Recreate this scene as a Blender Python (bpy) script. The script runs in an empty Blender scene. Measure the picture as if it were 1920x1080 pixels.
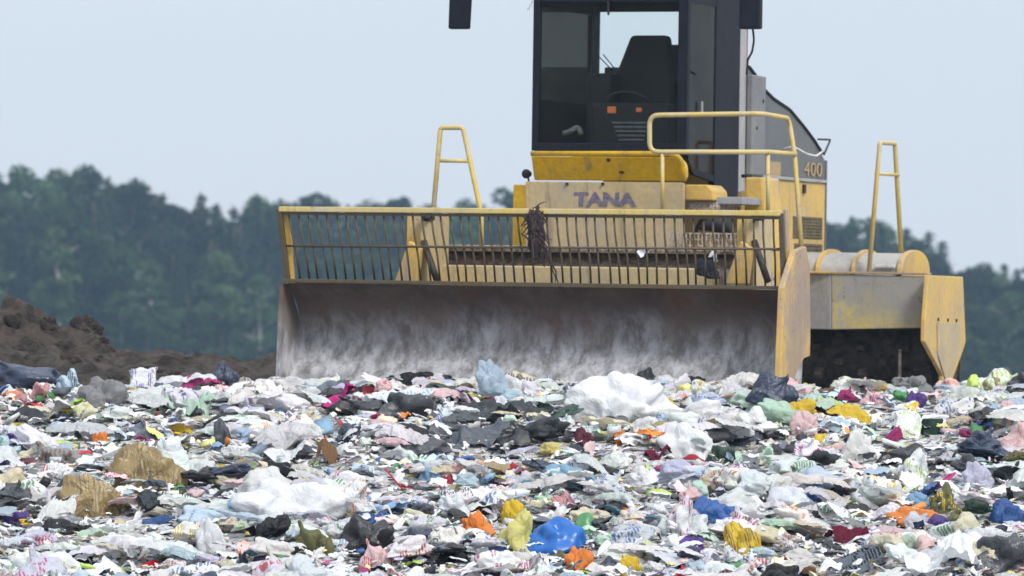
import bpy, math, random
import numpy as np
from mathutils import Vector, Matrix, Euler, noise

random.seed(7)
S = bpy.context.scene
COL = S.collection
PI = math.pi

# ------------------------------------------------------------------ camera numbers
F = 9480.0          # focal length in pixels of a 1920 wide picture
HOR = 575.0         # row of the horizon
HC = 0.675          # height of the lens above the ground at the machine


def ray(px, py, Y):
    return Vector(((px - 960.0) * Y / F, Y, HC + (HOR - py) * Y / F))


def project(p):
    return 960.0 + F * p[0] / p[1], HOR - F * (p[2] - HC) / p[1]


# ------------------------------------------------------------------ node helpers
class NT:
    def __init__(s, m):
        s.t = m.node_tree
        s.n = s.t.nodes
        s.l = s.t.links

    def new(s, typ, **kw):
        n = s.n.new(typ)
        for k, v in kw.items():
            if k.startswith('i_'):
                k2 = k[2:].replace('_', ' ')
                n.inputs[k2].default_value = v
            else:
                setattr(n, k, v)
        return n

    def link(s, a, b):
        s.l.new(a, b)

    def noise(s, vec, scale, detail=4.0, rough=0.6, dist=0.0):
        n = s.new('ShaderNodeTexNoise')
        n.inputs['Scale'].default_value = scale
        n.inputs['Detail'].default_value = detail
        n.inputs['Roughness'].default_value = rough
        n.inputs['Distortion'].default_value = dist
        if vec is not None:
            s.link(vec, n.inputs['Vector'])
        return n.outputs['Fac']

    def ramp(s, fac, p0, p1, c0=0.0, c1=1.0):
        r = s.new('ShaderNodeMapRange')
        r.inputs['From Min'].default_value = p0
        r.inputs['From Max'].default_value = p1
        r.inputs['To Min'].default_value = c0
        r.inputs['To Max'].default_value = c1
        r.interpolation_type = 'SMOOTHSTEP'
        s.link(fac, r.inputs['Value'])
        return r.outputs['Result']

    def math(s, op, a, b=None, clamp=False):
        m = s.new('ShaderNodeMath', operation=op)
        m.use_clamp = clamp
        for i, v in enumerate((a, b)):
            if v is None:
                continue
            if isinstance(v, (int, float)):
                m.inputs[i].default_value = v
            else:
                s.link(v, m.inputs[i])
        return m.outputs[0]

    def mix(s, fac, a, b, blend='MIX'):
        m = s.new('ShaderNodeMix', data_type='RGBA')
        m.blend_type = blend
        if isinstance(fac, (int, float)):
            m.inputs['Factor'].default_value = fac
        else:
            s.link(fac, m.inputs['Factor'])
        for sock, v in ((m.inputs[6], a), (m.inputs[7], b)):
            if isinstance(v, tuple):
                sock.default_value = (*v[:3], 1.0)
            else:
                s.link(v, sock)
        return m.outputs[2]

    def mapping(s, vec, scale=(1, 1, 1), rot=(0, 0, 0)):
        m = s.new('ShaderNodeMapping')
        m.inputs['Scale'].default_value = scale
        m.inputs['Rotation'].default_value = rot
        s.link(vec, m.inputs['Vector'])
        return m.outputs[0]

    def bump(s, h, strength, dist, nrm=None):
        b = s.new('ShaderNodeBump')
        b.inputs['Strength'].default_value = strength
        b.inputs['Distance'].default_value = dist
        s.link(h, b.inputs['Height'])
        if nrm is not None:
            s.link(nrm, b.inputs['Normal'])
        return b.outputs[0]


def newmat(name):
    m = bpy.data.materials.new(name)
    m.use_nodes = True
    nt = NT(m)
    b = nt.n['Principled BSDF']
    return m, nt, b


def objco(nt):
    return nt.new('ShaderNodeTexCoord').outputs['Object']


def paint(name, col, dust=(0.42, 0.36, 0.27), amount=0.5, rust=0.35, rough=0.5, streak=True):
    """Old machine paint: faded colour under patchy dust, run marks and chipped rust."""
    m, nt, b = newmat(name)
    co = objco(nt)
    n1 = nt.noise(co, 2.2, 6, 0.65, 0.4)
    n2 = nt.noise(nt.mapping(co, (14, 14, 1.6)) if streak else co, 1.0 if streak else 9, 5, 0.6)
    n3 = nt.noise(co, 26, 4, 0.6)
    d = nt.math('MULTIPLY', nt.ramp(n1, 0.36, 0.7), nt.ramp(n2, 0.3, 0.7))
    d = nt.math('MULTIPLY', nt.math('ADD', d, nt.ramp(n1, 0.5, 0.75, 0, 0.45)), amount * 1.6, True)
    fade = nt.mix(nt.ramp(n3, 0.3, 0.75), col, tuple(c * 0.78 for c in col))
    c = nt.mix(d, fade, dust)
    big = nt.noise(co, 0.9, 5, 0.6, 0.5)
    c = nt.mix(nt.math('MULTIPLY', nt.ramp(big, 0.42, 0.66), amount * 0.8), c, tuple(x * 0.8 for x in dust))
    chips = nt.math('MULTIPLY', nt.ramp(nt.noise(co, 24, 5, 0.7), 0.60, 0.66), nt.ramp(n1, 0.42, 0.6))
    c = nt.mix(nt.math('MULTIPLY', chips, rust), c, (0.075, 0.045, 0.03))
    grime = nt.ramp(nt.noise(nt.mapping(co, (9, 9, 0.9)), 1.0, 6, 0.7), 0.55, 0.74)
    c = nt.mix(nt.math('MULTIPLY', grime, 0.75), c, (0.13, 0.115, 0.1))
    nt.link(c, b.inputs['Base Color'])
    nt.link(nt.math('ADD', nt.math('MULTIPLY', d, 0.35), rough, True), b.inputs['Roughness'])
    nt.link(nt.bump(nt.noise(co, 40, 4, 0.6), 0.25, 0.004), b.inputs['Normal'])
    return m


def simple(name, col, rough=0.6, metal=0.0, var=0.35, scale=12, bump=0.3, bdist=0.004):
    m, nt, b = newmat(name)
    co = objco(nt)
    n = nt.noise(co, scale, 5, 0.65)
    c = nt.mix(nt.ramp(n, 0.3, 0.7), tuple(x * (1 - var) for x in col), tuple(min(1, x * (1 + var)) for x in col))
    nt.link(c, b.inputs['Base Color'])
    b.inputs['Roughness'].default_value = rough
    b.inputs['Metallic'].default_value = metal
    nt.link(nt.bump(nt.noise(co, scale * 3, 4), bump, bdist), b.inputs['Normal'])
    return m


def glass(name, tint, dirt):
    m, nt, b = newmat(name)
    co = objco(nt)
    tr = nt.new('ShaderNodeBsdfTransparent')
    tr.inputs['Color'].default_value = (*tint, 1)
    gl = nt.new('ShaderNodeBsdfGlossy')
    gl.inputs['Roughness'].default_value = 0.03
    fr = nt.new('ShaderNodeFresnel')
    fr.inputs['IOR'].default_value = 1.16
    mx = nt.new('ShaderNodeMixShader')
    nt.link(fr.outputs[0], mx.inputs[0])
    nt.link(tr.outputs[0], mx.inputs[1])
    nt.link(gl.outputs[0], mx.inputs[2])
    df = nt.new('ShaderNodeBsdfDiffuse')
    df.inputs['Color'].default_value = (0.36, 0.35, 0.33, 1)
    n = nt.noise(co, 5, 6, 0.7, 1.0)
    mx2 = nt.new('ShaderNodeMixShader')
    nt.link(nt.ramp(n, 0.35, 0.8, dirt * 0.3, dirt), mx2.inputs[0])
    nt.link(mx.outputs[0], mx2.inputs[1])
    nt.link(df.outputs[0], mx2.inputs[2])
    nt.link(mx2.outputs[0], nt.n['Material Output'].inputs['Surface'])
    nt.n.remove(b)
    return m


# ------------------------------------------------------------------ mesh helpers
class MB:
    def __init__(s):
        s.v = []
        s.f = []

    def add(s, verts, faces):
        o = len(s.v)
        s.v += [tuple(v) for v in verts]
        s.f += [tuple(i + o for i in f) for f in faces]
        return s

    def box(s, a, b):
        (x0, y0, z0), (x1, y1, z1) = a, b
        return s.hexa([(x0, y0, z0), (x1, y0, z0), (x1, y1, z0), (x0, y1, z0), (x0, y0, z1), (x1, y0, z1), (x1, y1, z1), (x0, y1, z1)])

    def hexa(s, p):
        return s.add(p, [(3, 2, 1, 0), (4, 5, 6, 7), (0, 1, 5, 4), (1, 2, 6, 5), (2, 3, 7, 6), (3, 0, 4, 7)])

    def prism(s, poly, axis, a, b):
        """poly in the two other axes, extruded along axis ('u','v') from a to b."""
        n = len(poly)

        def P(q, t):
            return (t, q[0], q[1]) if axis == 'u' else (q[0], t, q[1])
        vs = [P(q, a) for q in poly] + [P(q, b) for q in poly]
        fs = [tuple(range(n)), tuple(range(2 * n - 1, n - 1, -1))]
        fs += [(i, i + n, (i + 1) % n + n, (i + 1) % n) for i in range(n)]
        return s.add(vs, fs)

    def tube(s, pts, r, n=10, cap=True):
        pts = [Vector(p) for p in pts]
        rs = r if isinstance(r, (list, tuple)) else [r] * len(pts)
        rings = []
        up = Vector((0.31, 0.17, 0.93)).normalized()
        for i, p in enumerate(pts):
            d = (pts[min(i + 1, len(pts) - 1)] - pts[max(i - 1, 0)])
            d = d.normalized() if d.length > 1e-9 else Vector((0, 0, 1))
            a = d.cross(up)
            if a.length < 1e-3:
                a = d.cross(Vector((1, 0, 0)))
            a.normalize()
            b = d.cross(a)
            rings.append([p + a * (rs[i] * math.cos(2 * PI * k / n)) + b * (rs[i] * math.sin(2 * PI * k / n)) for k in range(n)])
        vs = [v for rg in rings for v in rg]
        fs = []
        for i in range(len(rings) - 1):
            for k in range(n):
                fs.append((i * n + k, i * n + (k + 1) % n, (i + 1) * n + (k + 1) % n, (i + 1) * n + k))
        if cap:
            fs.append(tuple(range(n - 1, -1, -1)))
            fs.append(tuple((len(rings) - 1) * n + k for k in range(n)))
        return s.add(vs, fs)

    def cyl(s, a, b, r, n=20):
        return s.tube([a, b], r, n)

    def mesh(s, name, smooth=False):
        me = bpy.data.meshes.new(name)
        me.from_pydata(s.v, [], s.f)
        me.validate()
        import bmesh
        bm = bmesh.new()
        bm.from_mesh(me)
        bmesh.ops.recalc_face_normals(bm, faces=bm.faces)
        bm.to_mesh(me)
        bm.free()
        if smooth:
            me.polygons.foreach_set('use_smooth', [True] * len(me.polygons))
        return me

    def build(s, name, m, parent=None, bevel=0.0, smooth=False):
        me = s.mesh(name, smooth)
        o = bpy.data.objects.new(name, me)
        COL.objects.link(o)
        me.materials.append(m)
        if parent is not None:
            o.parent = parent
        if bevel:
            md = o.modifiers.new('bevel', 'BEVEL')
            md.width = bevel
            md.segments = 2
            md.limit_method = 'ANGLE'
        return o


def smooth_by_angle(o):
    o.data.polygons.foreach_set('use_smooth', [True] * len(o.data.polygons))
    try:
        o.data.set_sharp_from_angle(angle=math.radians(40))
    except Exception:
        pass


def rounded(pts, r=0.06, n=5):
    """Polyline with its inner corners rounded."""
    pts = [Vector(p) for p in pts]
    out = [pts[0]]
    for i in range(1, len(pts) - 1):
        a, p, b = pts[i - 1], pts[i], pts[i + 1]
        ra = min(r, (a - p).length * 0.49)
        rb = min(r, (b - p).length * 0.49)
        p0 = p + (a - p).normalized() * ra
        p1 = p + (b - p).normalized() * rb
        for k in range(n + 1):
            t = k / n
            out.append(p0 * (1 - t) ** 2 + p * 2 * t * (1 - t) + p1 * t * t)
    out.append(pts[-1])
    return out


def tag(o, label, cat, group=None, kind=None):
    o['label'] = label
    o['category'] = cat
    if group:
        o['group'] = group
    if kind:
        o['kind'] = kind
    return o


ORD = ('first second third fourth fifth sixth seventh eighth ninth tenth eleventh twelfth thirteenth fourteenth fifteenth sixteenth '
       'seventeenth eighteenth nineteenth twentieth').split()
TENS = {20: 'twenty', 30: 'thirty', 40: 'forty', 50: 'fifty', 60: 'sixty'}


def ordinal(n):
    if n <= 20:
        return ORD[n - 1]
    t, u = n // 10 * 10, n % 10
    return {30: 'thirtieth', 40: 'fortieth', 50: 'fiftieth', 60: 'sixtieth'}[t] if u == 0 else TENS[t] + '-' + ORD[u - 1]


# ------------------------------------------------------------------ the ground
def nz(x, y, z=0.0):
    return noise.noise(Vector((x, y, z)))


def ground_z(x, y):
    """Surface of the tipped rubbish: slopes up to the machine, level under it, then the edge of the tip."""
    if y < 31:
        z = -1.325 + (y - 31) * 0.045
    elif y < 38.7:
        z = (y - 38.7) * 0.172
    elif y < 47:
        z = -0.012 * (y - 38.7)
    else:
        t = min(1.0, (y - 47) / 120.0)
        z = -0.102 - 7.9 * t * t * (3 - 2 * t)
    z -= 0.05 if y < 50 else 0.0
    k = 0.9 if y < 37 else max(0.3, 0.9 - (y - 37) * 0.4)
    if y < 50:
        b = 0.10 * nz(x * 0.55, y * 0.55, 3.1) + 0.07 * nz(x * 1.3, y * 1.3, 9.2) + 0.03 * nz(x * 3.1, y * 3.1, 1.2)
        z += b * k
    elif y > 120:
        z += 0.5 * nz(x * 0.02, y * 0.02, 5.5)
    return z


def grid_mesh(name, xs, ys, zf):
    nx, ny = len(xs), len(ys)
    vs = [(x, y, zf(x, y)) for y in ys for x in xs]
    fs = [(j * nx + i, j * nx + i + 1, (j + 1) * nx + i + 1, (j + 1) * nx + i) for j in range(ny - 1) for i in range(nx - 1)]
    me = bpy.data.meshes.new(name)
    me.from_pydata(vs, [], fs)
    me.polygons.foreach_set('use_smooth', [True] * len(fs))
    return me


def mat_ground():
    m, nt, b = newmat('tip_soil')
    co = objco(nt)
    n1 = nt.noise(co, 5.0, 6, 0.7)
    n2 = nt.noise(co, 19.0, 5, 0.7)
    # compacted rubbish: torn patches of film and paper pressed into dark soil
    wv = nt.new('ShaderNodeVectorMath', operation='ADD')
    wn = nt.new('ShaderNodeTexNoise')
    wn.inputs['Scale'].default_value = 9.0
    wn.inputs['Detail'].default_value = 4.0
    ws = nt.new('ShaderNodeVectorMath', operation='SCALE')
    ws.inputs['Scale'].default_value = 0.16
    nt.link(co, wn.inputs['Vector'])
    nt.link(wn.outputs['Color'], ws.inputs[0])
    nt.link(co, wv.inputs[0])
    nt.link(ws.outputs[0], wv.inputs[1])

    def patches(scale):
        v = nt.new('ShaderNodeTexVoronoi')
        v.inputs['Scale'].default_value = scale
        nt.link(wv.outputs[0], v.inputs['Vector'])
        sp = nt.new('ShaderNodeSeparateColor')
        nt.link(v.outputs['Color'], sp.inputs[0])
        return v, sp
    v1, s1 = patches(13.0)
    v2, s2 = patches(27.0)
    cr = nt.new('ShaderNodeValToRGB')
    cr.color_ramp.interpolation = 'CONSTANT'
    stops = [(0.0, (0.04, 0.037, 0.035)), (0.16, (0.62, 0.64, 0.68)), (0.42, (0.50, 0.49, 0.46)), (0.55, (0.70, 0.71, 0.74)), (0.72, (0.10, 0.11, 0.13)), (0.80, (0.52, 0.46, 0.36)), (0.86, (0.30, 0.36, 0.44)), (0.91, (0.55, 0.32, 0.33)), (0.95, (0.5, 0.40, 0.08))]
    el = cr.color_ramp.elements
    el[0].position, el[0].color = 0.0, (*stops[0][1], 1)
    el[1].position, el[1].color = stops[1][0], (*stops[1][1], 1)
    for p_, c_ in stops[2:]:
        e_ = el.new(p_)
        e_.color = (*c_, 1)
    sel = nt.math('GREATER_THAN', s1.outputs[1], 0.45)
    pick_ = nt.new('ShaderNodeMix')
    nt.link(sel, pick_.inputs[0])
    nt.link(s1.outputs[0], pick_.inputs[2])
    nt.link(s2.outputs[0], pick_.inputs[3])
    nt.link(pick_.outputs[0], cr.inputs[0])
    c = nt.mix(nt.math('MULTIPLY', nt.ramp(n2, 0.5, 0.68), 0.7), cr.outputs[0], (0.07, 0.06, 0.055))
    far = nt.new('ShaderNodeSeparateXYZ')
    nt.link(co, far.inputs[0])
    g = nt.mix(nt.ramp(nt.noise(co, 0.5, 5), 0.35, 0.65), (0.035, 0.055, 0.02), (0.07, 0.085, 0.035))
    c = nt.mix(nt.ramp(far.outputs['Y'], 49, 54), c, g)
    nt.link(c, b.inputs['Base Color'])
    b.inputs['Roughness'].default_value = 0.9
    nt.link(nt.bump(v1.outputs['Distance'], 0.8, 0.08, nt.bump(n2, 0.8, 0.05)), b.inputs['Normal'])
    return m


xs = sorted(set([-2500, -900, -300, -120, -60, -30, -16] + [round(-10 + i * 0.16, 3) for i in range(126)] + [16, 30, 60, 120, 300, 900, 2500]))
ys = [-300, -60, 0, 10, 16] + [18 + i * 0.16 for i in range(190)] + [49, 51, 54, 58, 64, 70, 78, 86, 96, 108, 125, 160, 220, 300, 420, 700, 1300, 3000]
g = bpy.data.objects.new('ground', grid_mesh('ground', xs, ys, ground_z))
COL.objects.link(g)
g.data.materials.append(mat_ground())
g['kind'] = 'structure'


# dirt mound at the left: a heap of broken soil on the tip's edge
def mat_dirt():
    m, nt, b = newmat('brown_soil')
    co = objco(nt)
    n1 = nt.noise(co, 4.2, 8, 0.8, 0.6)
    n2 = nt.noise(co, 13, 6, 0.75)
    c = nt.mix(nt.ramp(n1, 0.38, 0.62), (0.022, 0.018, 0.016), (0.115, 0.092, 0.078))
    c = nt.mix(nt.math('MULTIPLY', nt.ramp(n2, 0.58, 0.74), 0.6), c, (0.17, 0.14, 0.115))
    nt.link(c, b.inputs['Base Color'])
    b.inputs['Roughness'].default_value = 0.95
    nt.link(nt.bump(n2, 1.0, 0.12), b.inputs['Normal'])
    return m


M_DIRT = mat_dirt()
PROFILE = [(-420, 520), (-200, 528), (-60, 540), (0, 553), (55, 578), (100, 590), (160, 588), (185, 622), (215, 645), (260, 655), (330, 664), (420, 668), (520, 668), (640, 676), (760, 704)]


def prof(px):
    for (a, ya), (b, yb) in zip(PROFILE, PROFILE[1:]):
        if a <= px <= b:
            return ya + (yb - ya) * (px - a) / (b - a)
    return 740.0


def mound_z(x, y):
    yc = 43.2
    px = 960 + F * x / yc
    top = HC + (HOR - prof(px)) * yc / F
    t = abs(y - yc) / (2.3 if y < yc else 2.6)
    w = max(0.0, 1 - t) ** 0.9
    base = -0.25
    z = base + (top - base) * w
    p = Vector((x * 1.7, y * 1.7, 4.0))
    cl = 0.65 * (1 - min(1.0, noise.voronoi(p)[0][0] * 1.5)) + 0.45 * (1 - min(1.0, noise.voronoi(p * 2.3)[0][0] * 1.5))
    amp = 0.52 * min(1.0, max(0.15, (top - 0.25) / 0.5))
    z += w ** 0.5 * amp * (cl - 0.72) * 0.8 + 0.07 * w * nz(x * 5, y * 5, 2) + 0.05 * w * nz(x * 11, y * 11, 5) + 0.10 * w * min(1.0, (top + 0.1)) * (1 - 2.4 * abs(nz(x * 2.9, y * 2.9, 7))) + 0.07 * w * nz(x * 2.4, y * 2.4, 8)
    return z


mx_ = [-6.6 + i * 0.035 for i in range(163)]
my_ = [40.8 + i * 0.04 for i in range(126)]
o = bpy.data.objects.new('dirt_mound', grid_mesh('dirt_mound', mx_, my_, mound_z))
COL.objects.link(o)
o.data.materials.append(M_DIRT)
o['kind'] = 'structure'

# ------------------------------------------------------------------ the landfill compactor
TH = math.radians(20.0)
ROLL = math.radians(0.9)
X0, Y0 = 0.148, 40.0
cs, sn = math.cos(TH), math.sin(TH)
cr, sr = math.cos(ROLL), math.sin(ROLL)


def M(px, py, v):
    """Machine coordinates (u right, v rearward, z up) of the point seen at a pixel, at depth v along the machine."""
    k = (px - 960.0) / F
    x = (k * (Y0 + cs * v) - X0 - sn * v) / (cs + k * sn)
    Y = Y0 - sn * x + cs * v
    z = HC + (HOR - py) * Y / F
    return Vector((x * cr - z * sr, v, x * sr + z * cr))


def Sd(px, py, u):
    """Same, for a pixel on a plane of constant u."""
    lo, hi = -3.0, 12.0
    for _ in range(50):
        mid = (lo + hi) / 2
        if M(px, py, mid)[0] > u:
            lo = mid
        else:
            hi = mid
    p = M(px, py, lo)
    return Vector((u, lo, p[2]))


comp = bpy.data.objects.new('landfill_compactor', None)
COL.objects.link(comp)
comp.location = (X0, Y0, 0)
comp.rotation_euler = (0, ROLL, -TH)
tag(comp, 'big yellow landfill compactor with a wide scraped dozer blade and barred rack above the rubbish', 'compactor')

Y_DEEP = paint('deep_yellow_paint', (0.66, 0.40, 0.005), amount=0.05, rust=0.3, rough=0.42)
Y_FADE = paint('faded_yellow_paint', (0.66, 0.43, 0.10), dust=(0.44, 0.335, 0.205), amount=0.6, rust=0.7)
Y_RAIL = paint('rail_yellow_paint', (0.62, 0.46, 0.12), dust=(0.54, 0.46, 0.30), amount=0.7, rust=0.6, streak=False)
Y_MUD = paint('muddy_yellow_paint', (0.64, 0.41, 0.09), dust=(0.35, 0.27, 0.21), amount=1.0, rust=0.9)
BEIGE = paint('dusty_beige_paint', (0.52, 0.40, 0.20), dust=(0.37, 0.32, 0.25), amount=0.55, rust=0.35)
GREYP = paint('dirt_caked_panel', (0.60, 0.48, 0.16), dust=(0.36, 0.35, 0.34), amount=1.15, rust=0.5)
GREYSH = paint('grey_dust_shroud', (0.36, 0.36, 0.37), dust=(0.42, 0.41, 0.40), amount=0.6, rust=0.3)
HOODG = paint('dark_grey_hood', (0.10, 0.105, 0.115), dust=(0.2, 0.2, 0.205), amount=0.35, rust=0.1, rough=0.4)
LGREY = paint('light_grey_trim', (0.34, 0.34, 0.36), dust=(0.42, 0.40, 0.38), amount=0.4, rust=0.1)
CABD = simple('cab_black', (0.007, 0.009, 0.017), 0.55, 0, 0.3, 8, 0.1)
CABD.node_tree.nodes['Principled BSDF'].inputs['Specular IOR Level'].default_value = 0.22
INTER = simple('cab_interior', (0.005, 0.0055, 0.0065), 0.8, 0, 0.5, 14)
SEATM = simple('seat_fabric', (0.007, 0.008, 0.008), 0.85, 0, 0.4, 30)
RUBBER = simple('rubber', (0.014, 0.014, 0.016), 0.7)
DARKST = simple('dark_steel', (0.035, 0.03, 0.028), 0.6, 0.3, 0.5, 18)
RACKD = paint('rack_steel', (0.085, 0.062, 0.027), dust=(0.09, 0.07, 0.055), amount=0.7, rust=0.7, streak=False)
DRUMM = simple('drum_steel', (0.045, 0.04, 0.038), 0.75, 0.2, 0.6, 14, 0.8, 0.01)
SHROUD = simple('mud_caked_steel', (0.36, 0.30, 0.255), 0.95, 0, 0.6, 22, 1.0, 0.02)
GLASS = glass('cab_glass', (0.97, 0.99, 0.985), 0.012)
GLASSD = glass('dusty_glass', (0.52, 0.60, 0.60), 0.05)
GLASSS = glass('side_glass', (0.93, 0.97, 0.96), 0.10)
ORANGE = simple('orange_lens', (0.75, 0.17, 0.02), 0.35, 0, 0.1)
TXT = simple('faded_blue_letter', (0.13, 0.115, 0.17), 0.6, 0, 0.35, 40)
TXTY = simple('faded_yellow_letter', (0.36, 0.27, 0.14), 0.6, 0, 0.25, 40)
WHITEH = simple('white_hose_rubber', (0.55, 0.55, 0.53), 0.6, 0, 0.2)


def mat_blade():
    m, nt, b = newmat('scraped_blade_steel')
    co = objco(nt)
    sep = nt.new('ShaderNodeSeparateXYZ')
    nt.link(co, sep.inputs[0])
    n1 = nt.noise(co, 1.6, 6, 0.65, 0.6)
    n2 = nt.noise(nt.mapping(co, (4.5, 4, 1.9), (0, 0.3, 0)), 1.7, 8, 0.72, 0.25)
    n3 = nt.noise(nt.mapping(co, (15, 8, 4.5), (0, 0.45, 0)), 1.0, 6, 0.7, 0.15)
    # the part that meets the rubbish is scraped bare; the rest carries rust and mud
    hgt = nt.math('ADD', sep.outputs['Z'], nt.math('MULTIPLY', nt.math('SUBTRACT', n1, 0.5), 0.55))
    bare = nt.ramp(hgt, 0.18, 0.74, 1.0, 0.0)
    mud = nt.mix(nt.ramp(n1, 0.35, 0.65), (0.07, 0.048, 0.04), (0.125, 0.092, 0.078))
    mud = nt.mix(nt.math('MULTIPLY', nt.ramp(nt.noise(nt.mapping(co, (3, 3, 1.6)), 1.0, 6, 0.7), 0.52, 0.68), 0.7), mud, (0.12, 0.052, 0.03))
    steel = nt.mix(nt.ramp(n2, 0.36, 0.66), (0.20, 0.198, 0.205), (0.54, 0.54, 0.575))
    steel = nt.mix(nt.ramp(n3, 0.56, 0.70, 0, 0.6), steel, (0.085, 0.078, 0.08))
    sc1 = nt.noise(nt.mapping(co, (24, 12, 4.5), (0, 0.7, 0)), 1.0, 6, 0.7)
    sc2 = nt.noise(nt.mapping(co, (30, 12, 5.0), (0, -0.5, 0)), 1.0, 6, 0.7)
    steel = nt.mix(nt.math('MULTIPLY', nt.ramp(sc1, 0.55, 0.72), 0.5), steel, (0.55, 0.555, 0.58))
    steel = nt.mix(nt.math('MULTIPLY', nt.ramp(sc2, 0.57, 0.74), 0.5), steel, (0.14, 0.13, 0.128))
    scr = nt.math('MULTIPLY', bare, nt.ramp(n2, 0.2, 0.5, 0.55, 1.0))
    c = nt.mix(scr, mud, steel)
    nt.link(c, b.inputs['Base Color'])
    nt.link(nt.math('MULTIPLY', scr, 0.15), b.inputs['Metallic'])
    nt.link(nt.ramp(scr, 0, 1, 0.85, 0.5), b.inputs['Roughness'])
    nt.link(nt.bump(n3, 0.5, 0.01, nt.bump(n1, 0.5, 0.03)), b.inputs['Normal'])
    return m


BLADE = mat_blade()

# --- blade
uL = M(521, 620, -0.02)[0]
uR = M(1467, 620, -0.02)[0]
zT = (M(521, 533, 0.1)[2] + M(1467, 540, 0.1)[2]) / 2
curve = []
for i in range(21):
    t = i / 20.0
    curve.append((0.03 + 0.50 * math.sin(PI * (0.06 + 0.80 * t)) - 0.09, -0.04 + (zT + 0.04) * t))
mb = MB()
nu = 40
vs, fs = [], []
for back in (0, 1):
    for i in range(nu + 1):
        u = uL + 0.012 + (uR - uL - 0.024) * i / nu
        for (v, z) in curve:
            vs.append((u, v + 0.035 * back + (0.012 * nz(u * 1.3, z * 2.0, 5) if not back else 0), z))
nc = len(curve)
nb = (nu + 1) * nc
for i in range(nu):
    for j in range(nc - 1):
        a = i * nc + j
        fs.append((a, a + nc, a + nc + 1, a + 1))
        fs.append((a + nb, a + 1 + nb, a + nc + 1 + nb, a + nc + nb))
    for j in (0, nc - 1):
        a = i * nc + j
        fs.append((a, a + nc, a + nc + nb, a + nb))
for i in (0, nu):
    for j in range(nc - 1):
        a = i * nc + j
        fs.append((a, a + 1, a + 1 + nb, a + nb))
mb.add(vs, fs)
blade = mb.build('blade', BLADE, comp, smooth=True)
smooth_by_angle(blade)
for sx, uu in ((-1, uL), (1, uR)):
    poly = [(-0.02, -0.04), (0.0, 0.3), (0.035, zT - 0.01), (0.2, zT - 0.01), (0.30, zT * 0.8), (0.50, zT * 0.5), (0.46, 0.1), (0.3, -0.04)]
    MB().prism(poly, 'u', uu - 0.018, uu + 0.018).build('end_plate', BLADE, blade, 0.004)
MB().box((uL + 0.02, -0.012, -0.05), (uR - 0.02, 0.028, 0.06)).build('cutting_edge', DARKST, blade, 0.004)
# welded rim along the top and stiffening boxes at the back
MB().box((uL + 0.02, 0.01, zT + 0.002), (uR - 0.02, 0.17, zT + 0.03)).build('top_rim', RACKD, blade, 0.004)

# --- trash rack
rack = bpy.data.objects.new('trash_rack', None)
COL.objects.link(rack)
rack.parent = comp
pTL, pTR = M(524, 392, 0.02), M(1465, 400, 0.02)
pML, pMR = M(530, 461, 0.06), M(1465, 467, 0.06)
pBL, pBR = Vector((uL + 0.03, 0.1, zT + 0.03)), Vector((uR - 0.03, 0.1, zT + 0.03))
mb = MB()
d = 0.021
mb.hexa([pTL + Vector((0, -d, -d)), pTR + Vector((0, -d, -d)), pTR + Vector((0, d, -d)), pTL + Vector((0, d, -d)),
         pTL + Vector((0, -d, d)), pTR + Vector((0, -d, d)), pTR + Vector((0, d, d)), pTL + Vector((0, d, d))])
mb.build('top_rail', Y_RAIL, rack, 0.006)
mb = MB()
d = 0.012
a, b2 = pTL + Vector((0, 0.012, -0.035)), pTR + Vector((0, 0.012, -0.035))
mb.hexa([a + Vector((0, -d, -d)), b2 + Vector((0, -d, -d)), b2 + Vector((0, d, -d)), a + Vector((0, d, -d)),
         a + Vector((0, -d, d)), b2 + Vector((0, -d, d)), b2 + Vector((0, d, d)), a + Vector((0, d, d))])
mb.build('under_rail', RACKD, rack)
MB().cyl(pML, pMR, 0.010, 8).build('middle_rail', RACKD, rack, smooth=True)
for (t, bt, m) in ((pTL, pBL, RACKD), (pTR, pBR, RACKD)):
    MB().hexa([bt + Vector((-0.02, -0.02, 0)), bt + Vector((0.02, -0.02, 0)), bt + Vector((0.02, 0.02, 0)), bt + Vector((-0.02, 0.02, 0)),
               t + Vector((-0.02, -0.02, 0)), t + Vector((0.02, -0.02, 0)), t + Vector((0.02, 0.02, 0)), t + Vector((-0.02, 0.02, 0))]).build('end_post', m, rack, 0.004)
a0, a1, b0, b1 = M(531, 398, 0.06), M(541, 398, 0.06), M(535, 531, 0.12), M(552, 531, 0.12)
dv = Vector((0, 0.03, 0))
MB().hexa([b0, b1, b1 + dv, b0 + dv, a0, a1, a1 + dv, a0 + dv]).build('corner_strut', Y_FADE, rack, 0.004)
rb = random.Random(3)
nbars = 51
bar0 = None
for i in range(nbars):
    t = (i + 0.9) / (nbars + 0.8)
    top = pTL.lerp(pTR, t) + Vector((rb.uniform(-0.008, 0.008), 0.02, -0.015))
    tb = min(0.997, t + 0.0085 * (1 - t) + rb.uniform(-0.0022, 0.0022))
    bot = pBL.lerp(pBR, tb) + Vector((0, 0.0, 0))
    if 25.2 < i < 26.2:
        continue
    if bar0 is None:
        pts = [Vector((0, 0, 0)), Vector((0.004, 0.003, 0.35)), Vector((-0.003, 0, 0.7)), Vector((0, 0, 1))]
        bo = MB().tube(pts, 0.0085, 7).build('bar', RACKD, rack, smooth=True)
        bar0 = bo
    else:
        bo = bar0.copy()
        COL.objects.link(bo)
        bo.parent = rack
    dirv = top - bot
    bo.location = bot
    bo.rotation_mode = 'QUATERNION'
    bo.rotation_quaternion = Vector((0, 0, 1)).rotation_difference(dirv.normalized())
    bo.scale = (1, 1, dirv.length)

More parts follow.
